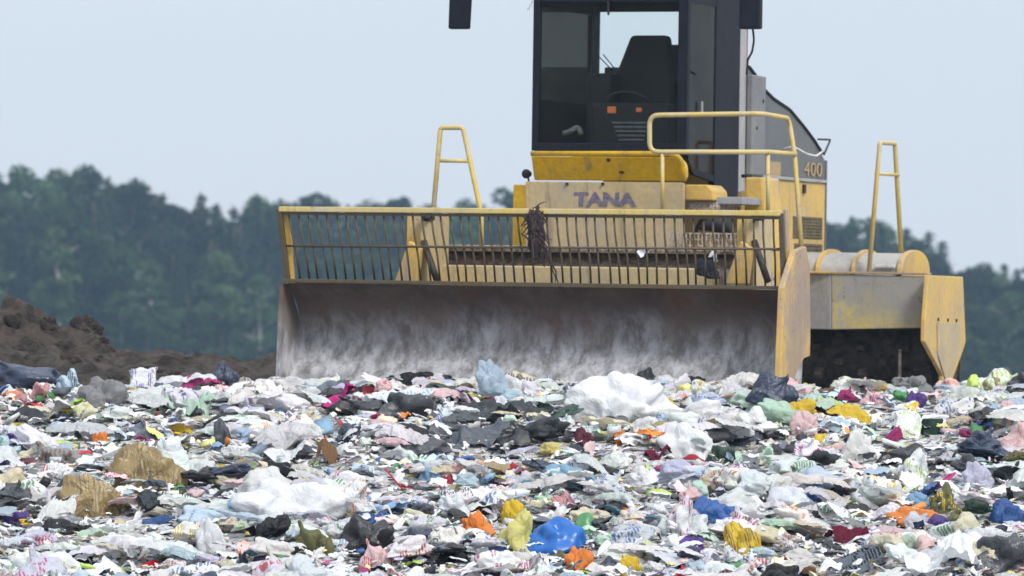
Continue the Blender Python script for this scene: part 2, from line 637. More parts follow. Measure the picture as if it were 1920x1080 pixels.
# --- front frame behind the blade
A = M(800, 496, 0.95)
B = M(1335, 532, 0.95)
MB().box((A[0], 0.95, B[2] - 0.12), (B[0], 1.15, A[2])).build('cross_beam', BEIGE, comp, 0.012)
mb = MB()
dA, dB = M(788, 457, 1.1), M(1378, 490, 1.1)
cz, rr_ = 0.62, 0.56
n = 26
poly = [(1.68 + (rr_ + 0.06) * math.cos(PI * (1 - i / n)), cz + (dA[2] - cz) * math.sin(PI * i / n)) for i in range(n + 1)]
mb.prism(poly, 'u', dA[0], dB[0])
shroud = mb.build('front_drum_shroud', SHROUD, comp)
smooth_by_angle(shroud)
# bolt heads and a flange along the shroud
mb = MB()
fl = dA[2] - 0.02
for i in range(46):
    u = dA[0] + 0.04 + i * (dB[0] - dA[0] - 0.08) / 45
    mb.box((u - 0.013, 1.08, fl - 0.012), (u + 0.013, 1.115, fl + 0.014))
mb.build('bolt_row', SHROUD, comp)
MB().box((dA[0], 1.115, fl - 0.035), (dB[0], 1.6, fl - 0.008)).build('flange', SHROUD, comp, 0.004)


def drum(u0, u1, v, z, r, name):
    mb = MB()
    n = 36
    mb.tube([(u0, v, z), (u1, v, z)], r, n)
    dr = mb.build(name, DRUMM, comp)
    smooth_by_angle(dr)
    t = MB()
    rows = 14
    k = 0
    for i in range(int((u1 - u0) / 0.2)):
        u = u0 + 0.1 + i * 0.2
        for j in range(rows):
            a = 2 * PI * (j + 0.5 * (i % 2)) / rows
            ca, sa = math.cos(a), math.sin(a)
            rad, tan = Vector((0, ca, sa)), Vector((0, -sa, ca))
            c = Vector((u, v, z)) + rad * (r - 0.01)
            e = Vector((1, 0, 0))
            b4 = [c - e * 0.05 - tan * 0.045, c + e * 0.05 - tan * 0.045, c + e * 0.05 + tan * 0.045, c - e * 0.05 + tan * 0.045]
            q = c + rad * 0.11
            t4 = [q - e * 0.03 - tan * 0.02, q + e * 0.03 - tan * 0.02, q + e * 0.03 + tan * 0.02, q - e * 0.03 + tan * 0.02]
            t.hexa(b4 + t4)
    to = t.build('teeth', DRUMM, dr)
    to['kind'] = 'stuff'
    return dr


drum(dA[0] + 0.04, 1.35, 1.68, 0.42, 0.50, 'front_drum')

# push arms between the blade and the frame
for (x0, x1, gx) in ((763, 810, 742), (1382, 1420, 1362)):
    a, b2 = M(x0, 396, 0.72), M(x1, 532, 0.72)
    MB().box((a[0], 0.72, b2[2] - 0.3), (b2[0] - 0.09, 0.80, a[2])).build('arm_bracket', Y_FADE, comp, 0.008)
    MB().box((b2[0] - 0.07, 0.62, b2[2] - 0.3), (b2[0], 1.1, a[2] - 0.02)).build('arm_bracket', BEIGE, comp, 0.008)
    g0, g1, g2, g3 = M(gx, 533, 0.55), M(gx + 42, 533, 0.55), M(gx + 56, 466, 0.62), M(gx + 34, 452, 0.62)
    MB().prism([(g0[0], g0[2]), (g1[0], g1[2]), (g2[0], g2[2]), (g3[0], g3[2])], 'v', 0.5, 0.58).build('push_arm', Y_MUD, comp, 0.008)
    c0 = M(gx + 52, 452, 0.6)
    c1 = M(gx + 78, 528, 0.5)
    MB().cyl(c0, c1, 0.028, 12).build('tilt_cylinder', DARKST, comp, smooth=True)
    MB().cyl(c0 + Vector((0.03, -0.06, 0.19)), c0 + Vector((0.03, 0.1, 0.19)), 0.03, 12).build('hinge_pin', DARKST, comp, smooth=True)

# right side plate of the front frame (beyond the blade's end)
uS = uR + 0.06
pts = [(1478, 396), (1492, 470), (1512, 462), (1519, 500), (1520, 640), (1519, 668), (1508, 672), (1494, 700), (1482, 735), (1462, 735), (1466, 640), (1470, 540)]
poly = []
for (px, py) in pts[1:]:
    q = Sd(px, py, uS)
    poly.append((q[1], q[2]))
MB().prism(poly, 'u', uS - 0.05, uS).build('front_side_plate', Y_MUD, comp, 0.008)
q0, q1 = M(1472, 392, 0.25), M(1494, 640, 0.25)
MB().hexa([(q0[0] - 0.02, 0.2, q1[2] - 0.1), (q1[0] - 0.015, 0.2, q1[2] - 0.1), (q1[0] - 0.015, 0.27, q1[2] - 0.1), (q0[0] - 0.02, 0.27, q1[2] - 0.1),
           (q0[0] - 0.0, 0.2, q0[2]), (q0[0] + 0.025, 0.2, q0[2]), (q0[0] + 0.025, 0.25, q0[2]), (q0[0] - 0.0, 0.25, q0[2])]).build('front_post', Y_MUD, comp, 0.008)

# --- nose under the cab
VN = 1.80
nl, nr = M(986, 400, VN)[0], M(1281, 400, VN)[0]
zA, zB, zC, zD = M(1130, 284, VN)[2], M(1130, 294, VN)[2], M(1130, 341, VN)[2], M(1130, 472, VN)[2]
w = MB()
w.prism([(VN + 0.05, zD), (VN + 0.05, zC - 0.01), (VN - 0.02, zC), (VN + 0.01, zD)], 'u', nl, nr)
nose = w.build('nose_panel', BEIGE, comp, 0.006)
ul2 = M(998, 300, VN)[0]
up = MB()
rr = 0.10
ur = nr
poly = [(ul2, zC + 0.012), (ur - 0.02, zC + 0.012), (ur, zC + 0.05)]
for i in range(7):
    a = i / 6 * PI / 2
    poly.append((ur - rr + rr * math.cos(a), zB - rr + rr * math.sin(a)))
poly.append((ul2, zB))
mbv = MB()
n = len(poly)
zmid = zC
vs = [(p[0], VN + 0.06 - 0.09 * (p[1] - zC) / (zB - zC), p[1]) for p in poly] + [(p[0], VN + 0.12, p[1]) for p in poly]
mbv.add(vs, [tuple(range(n)), tuple(range(2 * n - 1, n - 1, -1))] + [(i, i + n, (i + 1) % n + n, (i + 1) % n) for i in range(n)])
mbv.build('nose_upper_panel', Y_DEEP, comp, 0.006)
lipL, lipR = M(996, 288, VN - 0.1), M(1262, 288, VN - 0.1)
pts = rounded([lipL, lipR, M(1279, 300, VN - 0.05), M(1281, 338, VN)], 0.07)
MB().tube(pts, 0.022, 10).build('nose_lip', Y_DEEP, nose, smooth=True)
for (px, py) in ((1140, 300), (1163, 323), (1130, 345), (1063, 345)):
    p = M(px, py, VN - 0.045 if py < 340 else VN - 0.028)
    MB().cyl(p + Vector((0, -0.008, 0)), p + Vector((0, 0.06, 0)), 0.013, 8).build('bolt', DARKST, nose)


def letters(body, px0, px1, py0, py1, v, mat, parent, name, plane='front', u=None):
    """Raised lettering fitted to a pixel box on a machine plane."""
    cu = bpy.data.curves.new(name, 'FONT')
    cu.body = body
    cu.extrude = 0.002
    cu.offset = 0.045 if plane == 'front' else 0.0
    ob = bpy.data.objects.new(name, cu)
    COL.objects.link(ob)
    bpy.context.view_layer.update()
    dg = bpy.context.evaluated_depsgraph_get()
    me = bpy.data.meshes.new_from_object(ob.evaluated_get(dg))
    bpy.data.objects.remove(ob)
    co = np.empty(len(me.vertices) * 3)
    me.vertices.foreach_get('co', co)
    co = co.reshape(-1, 3)
    mn, mx = co.min(0), co.max(0)
    q = (co - mn) / np.maximum(mx - mn, 1e-6)
    if plane == 'front':
        a, b = M(px0, py1, v), M(px1, py0, v)
        out = np.stack([a[0] + (b[0] - a[0]) * q[:, 0], v - 0.004 * q[:, 2], a[2] + (b[2] - a[2]) * q[:, 1]], 1)
    else:
        a, b = Sd(px0, py1, u), Sd(px1, py0, u)
        out = np.stack([u + 0.004 * q[:, 2], a[1] + (b[1] - a[1]) * q[:, 0], a[2] + (b[2] - a[2]) * q[:, 1]], 1)
    me.vertices.foreach_set('co', out.ravel())
    me.update()
    o = bpy.data.objects.new(name, me)
    COL.objects.link(o)
    me.materials.clear()
    me.materials.append(mat)
    o.parent = parent
    return o


letters('TANA', 1076, 1193, 361, 386, VN - 0.014, TXT, nose, 'lettering')

# yellow box left of the nose with a small work lamp
a, b2 = M(962, 346, 2.2), M(1000, 470, 2.2)
MB().box((a[0], 2.2, b2[2]), (b2[0], 2.7, a[2])).build('tool_box', Y_DEEP, comp, 0.01)
lp = M(988, 326, 1.95)
wl = MB().tube([lp + Vector((0, -0.03, 0)), lp + Vector((0, -0.02, 0)), lp + Vector((0, 0.05, 0))], [0.036, 0.04, 0.026], 14).build('work_lamp', RUBBER, comp, smooth=True)
MB().tube([lp + Vector((0, 0.03, -0.02)), lp + Vector((0.01, 0.04, -0.1))], 0.008, 8).build('bracket', DARKST, wl)

# lower skirt between nose and shroud, belly of the machine
a, b2 = M(1022, 465, 1.9), M(1300, 532, 1.9)
MB().box((nl + 0.05, 1.9, 0.45), (nr - 0.02, 3.3, zD + 0.03)).build('belly', BEIGE, comp, 0.01)

# things right of the nose
a, b2 = M(1284, 346, 1.9), M(1338, 376, 1.9)
mb = MB()
pl = [(a[0], b2[2]), (b2[0], b2[2]), (b2[0] - 0.01, a[2] - 0.05), (b2[0] - 0.06, a[2]), (a[0], a[2])]
mb.prism(pl, 'v', 1.9, 2.3).build('side_fairing', Y_FADE, comp, 0.012)
a, b2 = M(1286, 378, 1.95), M(1345, 394, 1.95)
MB().box((a[0], 1.95, b2[2]), (b2[0], 2.6, a[2])).build('side_sill', SHROUD, comp, 0.006)
a, b2 = M(1341, 369, 2.0), M(1392, 383, 2.0)
MB().box((a[0], 2.0, b2[2]), (b2[0], 2.5, a[2])).build('door_step', LGREY, comp, 0.006)
a, b2 = M(1396, 332, 2.5), M(1434, 470, 2.5)
mb = MB()
mb.prism([(a[0], b2[2]), (b2[0] + 0.03, b2[2]), (b2[0] - 0.03, a[2]), (a[0], a[2])], 'v', 2.5, 3.0).build('tank', Y_FADE, comp, 0.02)
MB().cyl(M(1400, 327, 2.7), M(1400, 333, 2.7), 0.045, 14).build('tank_cap', RUBBER, comp)
# hydraulic pump and hoses, step grating, seen through the rack
pc = M(1338, 421, 1.6)
mb = MB()
mb.tube([pc + Vector((-0.12, 0, -0.02)), pc + Vector((-0.05, 0, 0.0)), pc + Vector((0.0, 0, 0.01)), pc + Vector((0.14, 0, 0.0))], [0.03, 0.06, 0.075, 0.07], 14)
mb.tube([pc + Vector((-0.16, 0, -0.07)), pc + Vector((-0.1, -0.03, 0.04)), pc + Vector((0.0, -0.05, 0.08)), pc + Vector((0.12, -0.03, 0.03)), pc + Vector((0.15, 0.0, -0.1))], 0.017, 8)
mb.build('hydraulic_pump', RUBBER, comp, smooth=True)
a, b2 = M(1256, 437, 1.45), M(1400, 473, 1.45)
mb = MB()
nn = 20
for i in range(nn):
    u = a[0] + (b2[0] - a[0]) * i / (nn - 1)
    mb.box((u - 0.005, 1.45, b2[2]), (u + 0.005, 1.47, a[2]))
for i in range(4):
    z = b2[2] + (a[2] - b2[2]) * i / 3
    mb.box((a[0], 1.455, z - 0.006), (b2[0], 1.478, z + 0.006))
mb.build('step_grating', SHROUD, comp)
a, b2 = M(1240, 400, 2.6), M(1420, 540, 2.6)
MB().box((nr + 0.01, 2.62, 0.4), (b2[0], 2.8, a[2])).build('bulkhead', BEIGE, comp, 0.01)

# --- cab
VC = 1.98
cab = bpy.data.objects.new('cab', None)
COL.objects.link(cab)
cab.parent = comp
cL, cR = M(998, 150, VC)[0], M(1289, 150, VC)[0]
zb = M(1140, 283, VC)[2]
zt = M(1140, -75, VC)[2]
gz0, gz1 = M(1140, 268, VC)[2], M(1140, 4, VC)[2]
gL, gR = M(1010, 150, VC)[0], M(1270, 150, VC)[0]
VB = Sd(1398, 150, cR)[1]      # rear of the cab
mb = MB()
mb.box((cL, VC, zb), (gL, VC + 0.07, zt))
mb.box((gR, VC, zb), (cR, VC + 0.07, zt))
mb.box((gL, VC + 0.001, zb), (gR, VC + 0.07, gz0))
mb.box((gL, VC + 0.001, gz1), (gR, VC + 0.07, zt))
mb.build('front_frame', CABD, cab, 0.006)
MB().box((gL - 0.005, VC + 0.02, gz0 - 0.005), (gR + 0.005, VC + 0.028, gz1 + 0.005)).build('windscreen', GLASS, cab)
# rear wall with its window
rwL, rwR = M(1094, 100, VB)[0], M(1330, 100, VB)[0]
rz0, rz1 = M(1180, 157, VB)[2], M(1180, 22, VB)[2]
mb = MB()
mb.box((cL, VB, zb), (rwL, VB + 0.05, zt))
mb.box((rwR, VB, zb), (cR, VB + 0.05, zt))
mb.box((rwL, VB + 0.001, zb), (rwR, VB + 0.05, rz0))
mb.box((rwL, VB + 0.001, rz1), (rwR, VB + 0.05, zt))
mb.build('rear_wall', INTER, cab, 0.004)
MB().box((rwL - 0.004, VB + 0.02, rz0 - 0.004), (rwR + 0.004, VB + 0.026, rz1 + 0.004)).build('rear_window', GLASS, cab)
# left wall: lower panel, rear pillar, window
zs = M(1030, 190, VC + 0.6)[2]
mb = MB()
mb.box((cL, VC + 0.071, zb), (cL + 0.04, VB - 0.001, zs))
mb.box((cL, VB - 0.22, zs), (cL + 0.04, VB - 0.001, zt))
mb.box((cL, VC + 0.071, gz1 - 0.03), (cL + 0.04, VB - 0.221, zt))
mb.build('side_wall', INTER, cab, 0.004)
MB().box((cL + 0.015, VC + 0.07, zs - 0.004), (cL + 0.021, VB - 0.215, gz1 - 0.025)).build('side_window', GLASSS, cab)
# right wall (door side): glass strip, broad dark door pillar, light grey strip
vA, vBp, vCp = Sd(1341, 150, cR)[1], Sd(1386, 150, cR)[1], VB
zlow = Sd(1365, 368, cR)[2]
zdoor = Sd(1315, 322, cR)[2]
mb = MB()
poly = [(vA, zlow + 0.1), (vA + 0.06, zlow), (vBp, zlow), (vBp, zt), (vA, zt)]
mb.prism(poly, 'u', cR - 0.05, cR + 0.006).build('door_pillar', CABD, cab, 0.008)
MB().prism([(vBp + 0.002, zlow + 0.04), (vCp - 0.02, zlow + 0.05), (vCp - 0.02, zt), (vBp + 0.002, zt)], 'u', cR - 0.04, cR + 0.014).build('rear_corner_trim', LGREY, cab, 0.008)
vF = VC + 0.072
MB().prism([(vF, zdoor + 0.08), (vF + 0.12, zdoor), (vA - 0.002, zlow + 0.14), (vA - 0.002, gz1), (vF, gz1)], 'u', cR - 0.012, cR - 0.005).build('door_glass', GLASSD, cab)
mb = MB()
mb.prism([(vF, zdoor + 0.05), (vF, zdoor + 0.085), (vF + 0.12, zdoor + 0.02), (vA - 0.002, zlow + 0.17), (vA - 0.002, zlow + 0.11), (vF + 0.13, zdoor - 0.03)], 'u', cR - 0.03, cR + 0.002)
MB().box((cR - 0.03, vF, gz1), (cR + 0.002, vA, zt)).build('door_header', CABD, cab)
mb.build('door_frame', CABD, cab, 0.003)
MB().cyl(Sd(1316, 190, cR + 0.02), Sd(1316, 214, cR + 0.02), 0.012, 8).build('door_handle', LGREY, cab)
# floor and roof
MB().box((cL + 0.002, VC + 0.072, zb - 0.02), (cR - 0.052, VB - 0.002, zb + 0.02)).build('floor', INTER, cab)
MB().box((cL - 0.05, VC - 0.16, zt), (cR + 0.06, VB + 0.12, zt + 0.16)).build('roof', Y_FADE, cab, 0.04)
# seat
vs_ = VC + 0.85
p = [M(1182, 66, vs_), M(1250, 66, vs_), M(1256, 110, vs_), M(1256, 225, vs_), M(1146, 225, vs_), M(1150, 148, vs_)]
mb = MB()
mb.prism([(q[0], q[2]) for q in p], 'v', vs_, vs_ + 0.14)
seat = mb.build('seat', SEATM, cab, 0.03)
a = M(1140, 228, vs_ - 0.42)
b2 = M(1262, 212, vs_ - 0.42)
MB().box((a[0], vs_ - 0.42, a[2] - 0.04), (b2[0], vs_ + 0.02, b2[2])).build('cushion', SEATM, seat, 0.03)
MB().box((a[0] + 0.08, vs_ - 0.3, zb + 0.021), (b2[0] - 0.08, vs_ - 0.02, a[2] - 0.04)).build('pedestal', INTER, seat)
# console, levers, dashboard
vq = VC + 0.62
a, b2 = M(1098, 250, vq), M(1146, 137, vq)
con = MB().box((a[0], vq, zb + 0.021), (b2[0], vq + 0.45, b2[2])).build('console', INTER, cab, 0.015)
MB().tube([M(1120, 140, vq + 0.1), M(1120, 100, vq + 0.1), M(1120, 55, vq + 0.1)], [0.006, 0.005, 0.003], 8).build('lever', RUBBER, con)
for (x0, y0, x1, y1) in ((1120, 103, 1148, 132), (1131, 102, 1152, 128)):
    MB().tube([M(x0, y0, vq + 0.1), M(x1, y1, vq + 0.1)], 0.0045, 8).build('lever', RUBBER, con)
MB().tube([M(1110, 140, vq + 0.12), M(1110, 118, vq + 0.12)], 0.012, 8).build('lever', RUBBER, con)
vd = VC + 0.30
a, b2 = M(1105, 268, vd), M(1255, 193, vd)
dash = MB().box((a[0], vd, zb + 0.021), (b2[0], vd + 0.2, b2[2])).build('dashboard', INTER, cab, 0.03)
for (px, ww) in ((1147, 0.038), (1198, 0.025)):
    q = M(px, 206, vd - 0.004)
    MB().box((q[0] - ww, vd - 0.012, q[2] - ww * 0.75), (q[0] + ww, vd + 0.003, q[2] + ww * 0.75)).build('indicator_lamp', ORANGE, dash, 0.006)
mb = MB()
for k in range(5):
    q0, q1 = M(1148 + 3 * k, 228 + 8 * k, vd - 0.004), M(1215 - 2 * k, 232 + 8 * k, vd - 0.004)
    mb.box((q0[0], vd - 0.008, q1[2]), (q1[0], vd + 0.002, q0[2]))
mb.build('air_vent', simple('vent_grey', (0.10, 0.105, 0.11), 0.5), dash, 0.002)
# steering wheel
sc_ = M(1180, 196, vd + 0.3)
ring = [sc_ + Vector((0.19 * math.cos(2 * PI * i / 28), -0.13 * math.sin(2 * PI * i / 28), 0.10 * math.sin(2 * PI * i / 28))) for i in range(29)]
sw = MB().tube(ring, 0.014, 8, False).build('steering_wheel', RUBBER, cab, smooth=True)
MB().tube([sc_, sc_ + Vector((0, -0.08, -0.3))], 0.025, 10).build('steering_column', RUBBER, sw)
# pedals and a rag on the floor, wiper, sun strip
MB().tube(rounded([M(1056, 250, VC + 0.2), M(1070, 246, VC + 0.2), M(1084, 236, VC + 0.2), M(1090, 252, VC + 0.2)], 0.05), 0.022, 10).build('pedal', simple('pedal_metal', (0.22, 0.21, 0.2), 0.6), cab, smooth=True)
a, b2 = M(1066, 28, VB - 0.26), M(1092, 82, VB - 0.26)
MB().box((a[0], VB - 0.30, b2[2]), (b2[0], VB - 0.24, a[2])).build('first_aid_box', simple('tan_plastic', (0.42, 0.34, 0.2), 0.6), cab, 0.01)
a, b2 = M(1256, 84, VB - 0.1), M(1266, 160, VB - 0.1)
MB().box((a[0], VB - 0.14, b2[2]), (b2[0] + 0.1, VB - 0.1, a[2])).build('coat', simple('coat_cloth', (0.07, 0.065, 0.1), 0.9), cab, 0.02)
MB().tube(rounded([M(1140, 2, VC - 0.02), M(1141, 28, VC - 0.02)], 0.02), 0.010, 8).build('wiper', RUBBER, cab)
MB().tube(rounded([M(1312, 140, VC + 0.5), M(1300, 150, VC + 0.4), M(1304, 175, VC + 0.4), M(1296, 190, VC + 0.4)], 0.02), 0.025, 8).build('door_latch', RUBBER, cab, smooth=True)
# mirrors
for (x0, x1, yb, vm, side) in ((841, 880, 54, 1.7, -1), (1386, 1424, 54, 1.9, 1)):
    a, b2 = M(x0, -45, vm), M(x1, yb, vm)
    mir = MB()
    k = 0.02 if side < 0 else 0.0
    mir.hexa([(a[0], vm, b2[2]), (b2[0] - k, vm, b2[2]), (b2[0] - k, vm + 0.09, b2[2]), (a[0], vm + 0.09, b2[2]),
              (a[0] + k * 0.5, vm, a[2]), (b2[0], vm, a[2]), (b2[0], vm + 0.09, a[2]), (a[0] + k * 0.5, vm + 0.09, a[2])])
    mir = mir.build('mirror', CABD, comp, 0.014)
    top = Vector(((a[0] + b2[0]) / 2, vm + 0.04, a[2] + 0.06))
    tgt = Vector((cL if side < 0 else cR, VC + 0.05, zt + 0.05))
    MB().tube(rounded([top - Vector((0, 0, 0.08)), top, tgt], 0.05), 0.012, 8).build('mirror_arm', RUBBER, mir, smooth=True)
MB().tube(rounded([M(1411, 50, 2.0), M(1414, 75, 2.1), M(1410, 98, 2.3), M(1402, 112, 2.6), M(1400, 140, 2.9)], 0.06), 0.009, 8).build('cable', RUBBER, comp, smooth=True)
MB().tube([M(1398, 60, VB + 0.02), M(1398, 120, VB + 0.02)], 0.016, 8).build('reflector_strip', simple('dull_red', (0.3, 0.09, 0.06), 0.6), comp)
MB().tube([M(999, 2, VC - 0.02), M(990, 18, VC - 0.1)], 0.006, 6).build('wire', LGREY, cab)

# --- hood
uH = M(1400, 250, VB + 0.06)[0]
top = [(1404, 126), (1416, 142), (1428, 164), (1450, 186), (1480, 206), (1505, 236), (1526, 264), (1541, 288)]
P = [Sd(x, y, uH) for (x, y) in top]
zmid = (Sd(1445, 334, uH)[2] + Sd(1545, 339, uH)[2]) / 2
zbot = Sd(1500, 478, uH)[2]
vE = Sd(1547, 340, uH)[1]
vS = VB + 0.06
poly = [(vS, zmid + 0.012), (vS, P[0][2])] + [(q[1], q[2]) for q in P] + [(vE, P[-1][2] - 0.06), (vE, zmid + 0.012)]
uHL = cL + 0.06
hood = MB().prism(poly, 'u', uHL, uH).build('hood', HOODG, comp, 0.012)
edge = [Vector((uH + 0.004, q[1], q[2] + 0.004)) for q in P]
MB().tube(rounded(edge, 0.05), 0.014, 8).build('rubber_edge', RUBBER, hood, smooth=True)
body = MB().box((uHL, vS, zbot - 0.3), (uH + 0.004, vE, zmid - 0.012)).build('engine_cover', Y_FADE, comp, 0.012)
MB().box((uHL, vS, zmid - 0.014), (uH + 0.022, vE + 0.01, zmid + 0.014)).build('belt_strip', LGREY, comp, 0.004)
q0, q1 = Sd(1543, 300, uH), Sd(1550, 480, uH)
MB().box((uH - 0.1, vE + 0.002, zbot - 0.25), (uH + 0.012, vE + 0.03, q0[2])).build('rear_post', HOODG, comp, 0.006)
# air intake box next to the cab
a, b2 = Sd(1404, 140, uH + 0.03), Sd(1426, 330, uH + 0.03)
MB().box((uH + 0.008, a[1], b2[2]), (uH + 0.07, b2[1], a[2])).build('intake_box', paint('intake_grey', (0.17, 0.175, 0.19), dust=(0.24, 0.24, 0.245), amount=0.5, rust=0.1), hood, 0.012)
a, b2 = Sd(1424, 185, uH + 0.03), Sd(1428, 230, uH + 0.03)
MB().tube([Sd(1428, 165, uH + 0.04), Sd(1428, 395, uH + 0.04)], 0.012, 8).build('drain_pipe', LGREY, hood)
for (x, y) in ((1432, 190), (1420, 240)):
    q = Sd(x, y, uH + 0.075)
    MB().cyl(q - Vector((0.06, 0, 0)), q, 0.016, 8).build('latch', RUBBER, hood)
letters('400', 1507, 1541, 306, 329, 0, TXTY, hood, 'lettering', 'side', uH + 0.006)
a, b2 = Sd(1444, 331, uH + 0.004), Sd(1464, 304, uH + 0.004)
MB().box((uH + 0.002, a[1], a[2]), (uH + 0.005, b2[1], b2[2])).build('decal', TXTY, hood)
# vents
VENT = simple('vent_dark', (0.13, 0.105, 0.06), 0.8, 0, 0.4, 20)
for (x0, x1, y0, y1) in ((1487, 1541, 405, 449), (1489, 1541, 456, 478)):
    a, b2 = Sd(x0, y0, uH + 0.006), Sd(x1, y1, uH + 0.006)
    vt = MB().box((uH + 0.003, a[1], b2[2]), (uH + 0.009, b2[1], a[2])).build('vent_grille', VENT, body)
    mb = MB()
    for k in range(7 if y1 - y0 > 30 else 3):
        z = b2[2] + (a[2] - b2[2]) * (k + 0.5) / (7 if y1 - y0 > 30 else 3)
        mb.box((uH + 0.009, a[1] + 0.02, z - 0.004), (uH + 0.016, b2[1] - 0.02, z + 0.004))
    mb.build('louvres', VENT, vt)
q = Sd(1507, 350, uH + 0.01)
MB().box((q[0], q[1] - 0.03, q[2] - 0.06), (q[0] + 0.015, q[1] + 0.03, q[2] + 0.02)).build('latch', RUBBER, body)
# white hose and small bracket at the back
hz = [M(1462, 285, 3.2), M(1478, 276, 3.1), M(1492, 277, 3.1), M(1512, 289, 3.3), M(1530, 293, 3.6), M(1544, 283, 4.0)]
MB().tube(rounded(hz, 0.08), 0.010, 8).build('hose', WHITEH, comp, smooth=True)
br = [Sd(1534, 261, uH + 0.03), Sd(1557, 262, uH + 0.03), Sd(1545, 290, uH + 0.03)]
MB().tube(rounded(br, 0.02), 0.009, 8).build('tail_bracket', DARKST, comp, smooth=True)

# --- walkway handrail on the right
VR = 1.5
R = 0.020


def rail(name, pts, r=R, m=Y_RAIL, rad=0.08, parent=comp):
    return MB().tube(rounded(pts, rad), r, 10).build(name, m, parent, smooth=True)


hr = rail('handrail', [M(1440, 285, VR), M(1218, 285, VR), M(1218, 216, VR), M(1428, 213, VR), M(1479, 222, VR + 0.75), M(1490, 290, VR + 0.72), M(1503, 470, VR + 0.6)])
rail('lower_bar', [M(1440, 285, VR), M(1492, 289, VR + 0.72)], parent=hr)
rail('post', [M(1242, 287, VR), M(1242, 392, VR)], 0.016, parent=hr)
rail('post', [M(1440, 287, VR + 0.02), M(1440, 400, VR + 0.02)], 0.017, parent=hr)
# A shaped rails
lr = rail('ladder_rail', [M(806, 470, 0.86), M(826, 239, 0.95), M(868, 239, 0.95), M(902, 400, 0.95), M(903, 462, 0.95)], 0.021, rad=0.03)
rail('rung', [M(818, 301, 0.93), M(880, 302, 0.95)], 0.016, parent=lr)
rr2 = rail('ladder_rail', [M(1629, 512, 4.72), M(1650, 267, 4.85), M(1678, 269, 5.3), M(1690, 480, 5.4)], 0.021, rad=0.03)
rail('rung', [M(1643, 325, 4.82), M(1684, 328, 5.32)], 0.016, parent=rr2)

# --- rear drum frame
VF2 = 4.70
uE = M(1742, 560, VF2)[0]
f0 = M(1380, 512, VF2)
fT = (M(1520, 511, VF2)[2] + M(1740, 518, VF2)[2]) / 2
fB = (M(1525, 621, VF2)[2] + M(1735, 613, VF2)[2]) / 2
drop = M(1520, 511, VF2)[2] - M(1740, 518, VF2)[2]
ub = M(1560, 560, VF2)[0]
mb = MB()
mb.hexa([(ub, VF2, fB - 0.01), (uE, VF2, fB + 0.02), (uE, VF2 + 0.05, fB + 0.02), (ub, VF2 + 0.05, fB - 0.01),
         (ub, VF2 - 0.03, fT), (uE, VF2 - 0.03, fT - 0.012), (uE, VF2 + 0.05, fT - 0.012), (ub, VF2 + 0.05, fT)])
rf = mb.build('rear_front_panel', GREYP, comp, 0.008)
mb = MB()
u2 = M(1440, 560, VF2)[0]
mb.hexa([(u2, VF2 + 0.12, fB - 0.01), (ub - 0.003, VF2 + 0.0, fB - 0.01), (ub - 0.003, VF2 + 0.05, fB - 0.01), (u2, VF2 + 0.17, fB - 0.01),
         (u2, VF2 + 0.12, fT), (ub - 0.003, VF2 - 0.03, fT), (ub - 0.003, VF2 + 0.05, fT), (u2, VF2 + 0.17, fT)])
mb.build('rear_inner_panel', GREYSH, comp, 0.008)
MB().box((u2, VF2 - 0.045, fT + 0.001), (uE - 0.002, VF2 + 0.08, fT + 0.022)).build('panel_lip', Y_MUD, rf, 0.005)
# side plate: the pentagon beyond the panel
uP = uE + 0.045
pts = [(1741, 516), (1806, 519), (1811, 640), (1807, 655), (1784, 718), (1779, 740), (1768, 740), (1768, 704), (1734, 640), (1735, 600)]
poly = []
for (px, py) in pts:
    q = Sd(px, py, uP)
    poly.append((q[1], q[2]))
sp = MB().prism(poly, 'u', uP - 0.04, uP).build('rear_side_plate', Y_FADE, comp, 0.008)
for (px, py) in ((1759, 599), (1777, 600), (1793, 601)):
    q = Sd(px, py, uP + 0.002)
    MB().cyl(q - Vector((0.02, 0, 0)), q + Vector((0.008, 0, 0)), 0.015, 10).build('bolt', DARKST, sp)
pts = [(1756, 604), (1799, 606), (1799, 650), (1779, 712), (1771, 712), (1757, 665)]
poly = [tuple(Sd(px, py, uP))[1:] for (px, py) in pts]
MB().prism(poly, 'u', uP + 0.001, uP + 0.012).build('wear_plate', BEIGE, sp, 0.004)
# shroud over the rear drum
zs0 = fT - 0.02
zs1 = M(1620, 474, VF2 + 0.5)[2]
n = 18
ushE = M(1702, 490, VF2 + 0.45)[0]
poly = [(VF2 + 0.06, zs0)] + [(VF2 + 0.55 + 0.42 * math.cos(PI * (1 - i / n)), zs0 + 0.02 + (zs1 - zs0 - 0.02) * math.sin(PI * i / n) ** 0.8) for i in range(n + 1)] + [(VF2 + 1.0, zs0)]
sh = MB().prism(poly, 'u', u2, ushE).build('rear_drum_shroud', GREYSH, comp)
smooth_by_angle(sh)
poly2 = [(VF2 + 0.04, zs0)] + [(VF2 + 0.55 + 0.46 * math.cos(PI * (1 - i / n)), zs0 + 0.03 + (zs1 - zs0) * math.sin(PI * i / n) ** 0.8) for i in range(n + 1)] + [(VF2 + 1.05, zs0)]
for px in (1545, 1612):
    uu = M(px, 490, VF2 + 0.3)[0]
    MB().prism(poly2, 'u', uu - 0.015, uu + 0.015).build('rib', Y_FADE, sh)
MB().prism(poly2, 'u', ushE + 0.001, ushE + 0.05).build('end_cap', Y_FADE, sh, 0.006)
a = M(1665, 499, VF2 + 0.1)
MB().box((a[0] - 0.11, VF2 + 0.09, a[2] - 0.012), (a[0] + 0.06, VF2 + 0.13, a[2] + 0.012)).build('cover_clip', simple('white_plastic', (0.6, 0.6, 0.6), 0.5), sh, 0.004)
drum(-1.6, uE - 0.06, VF2 + 0.75, 0.34, 0.50, 'rear_drum')
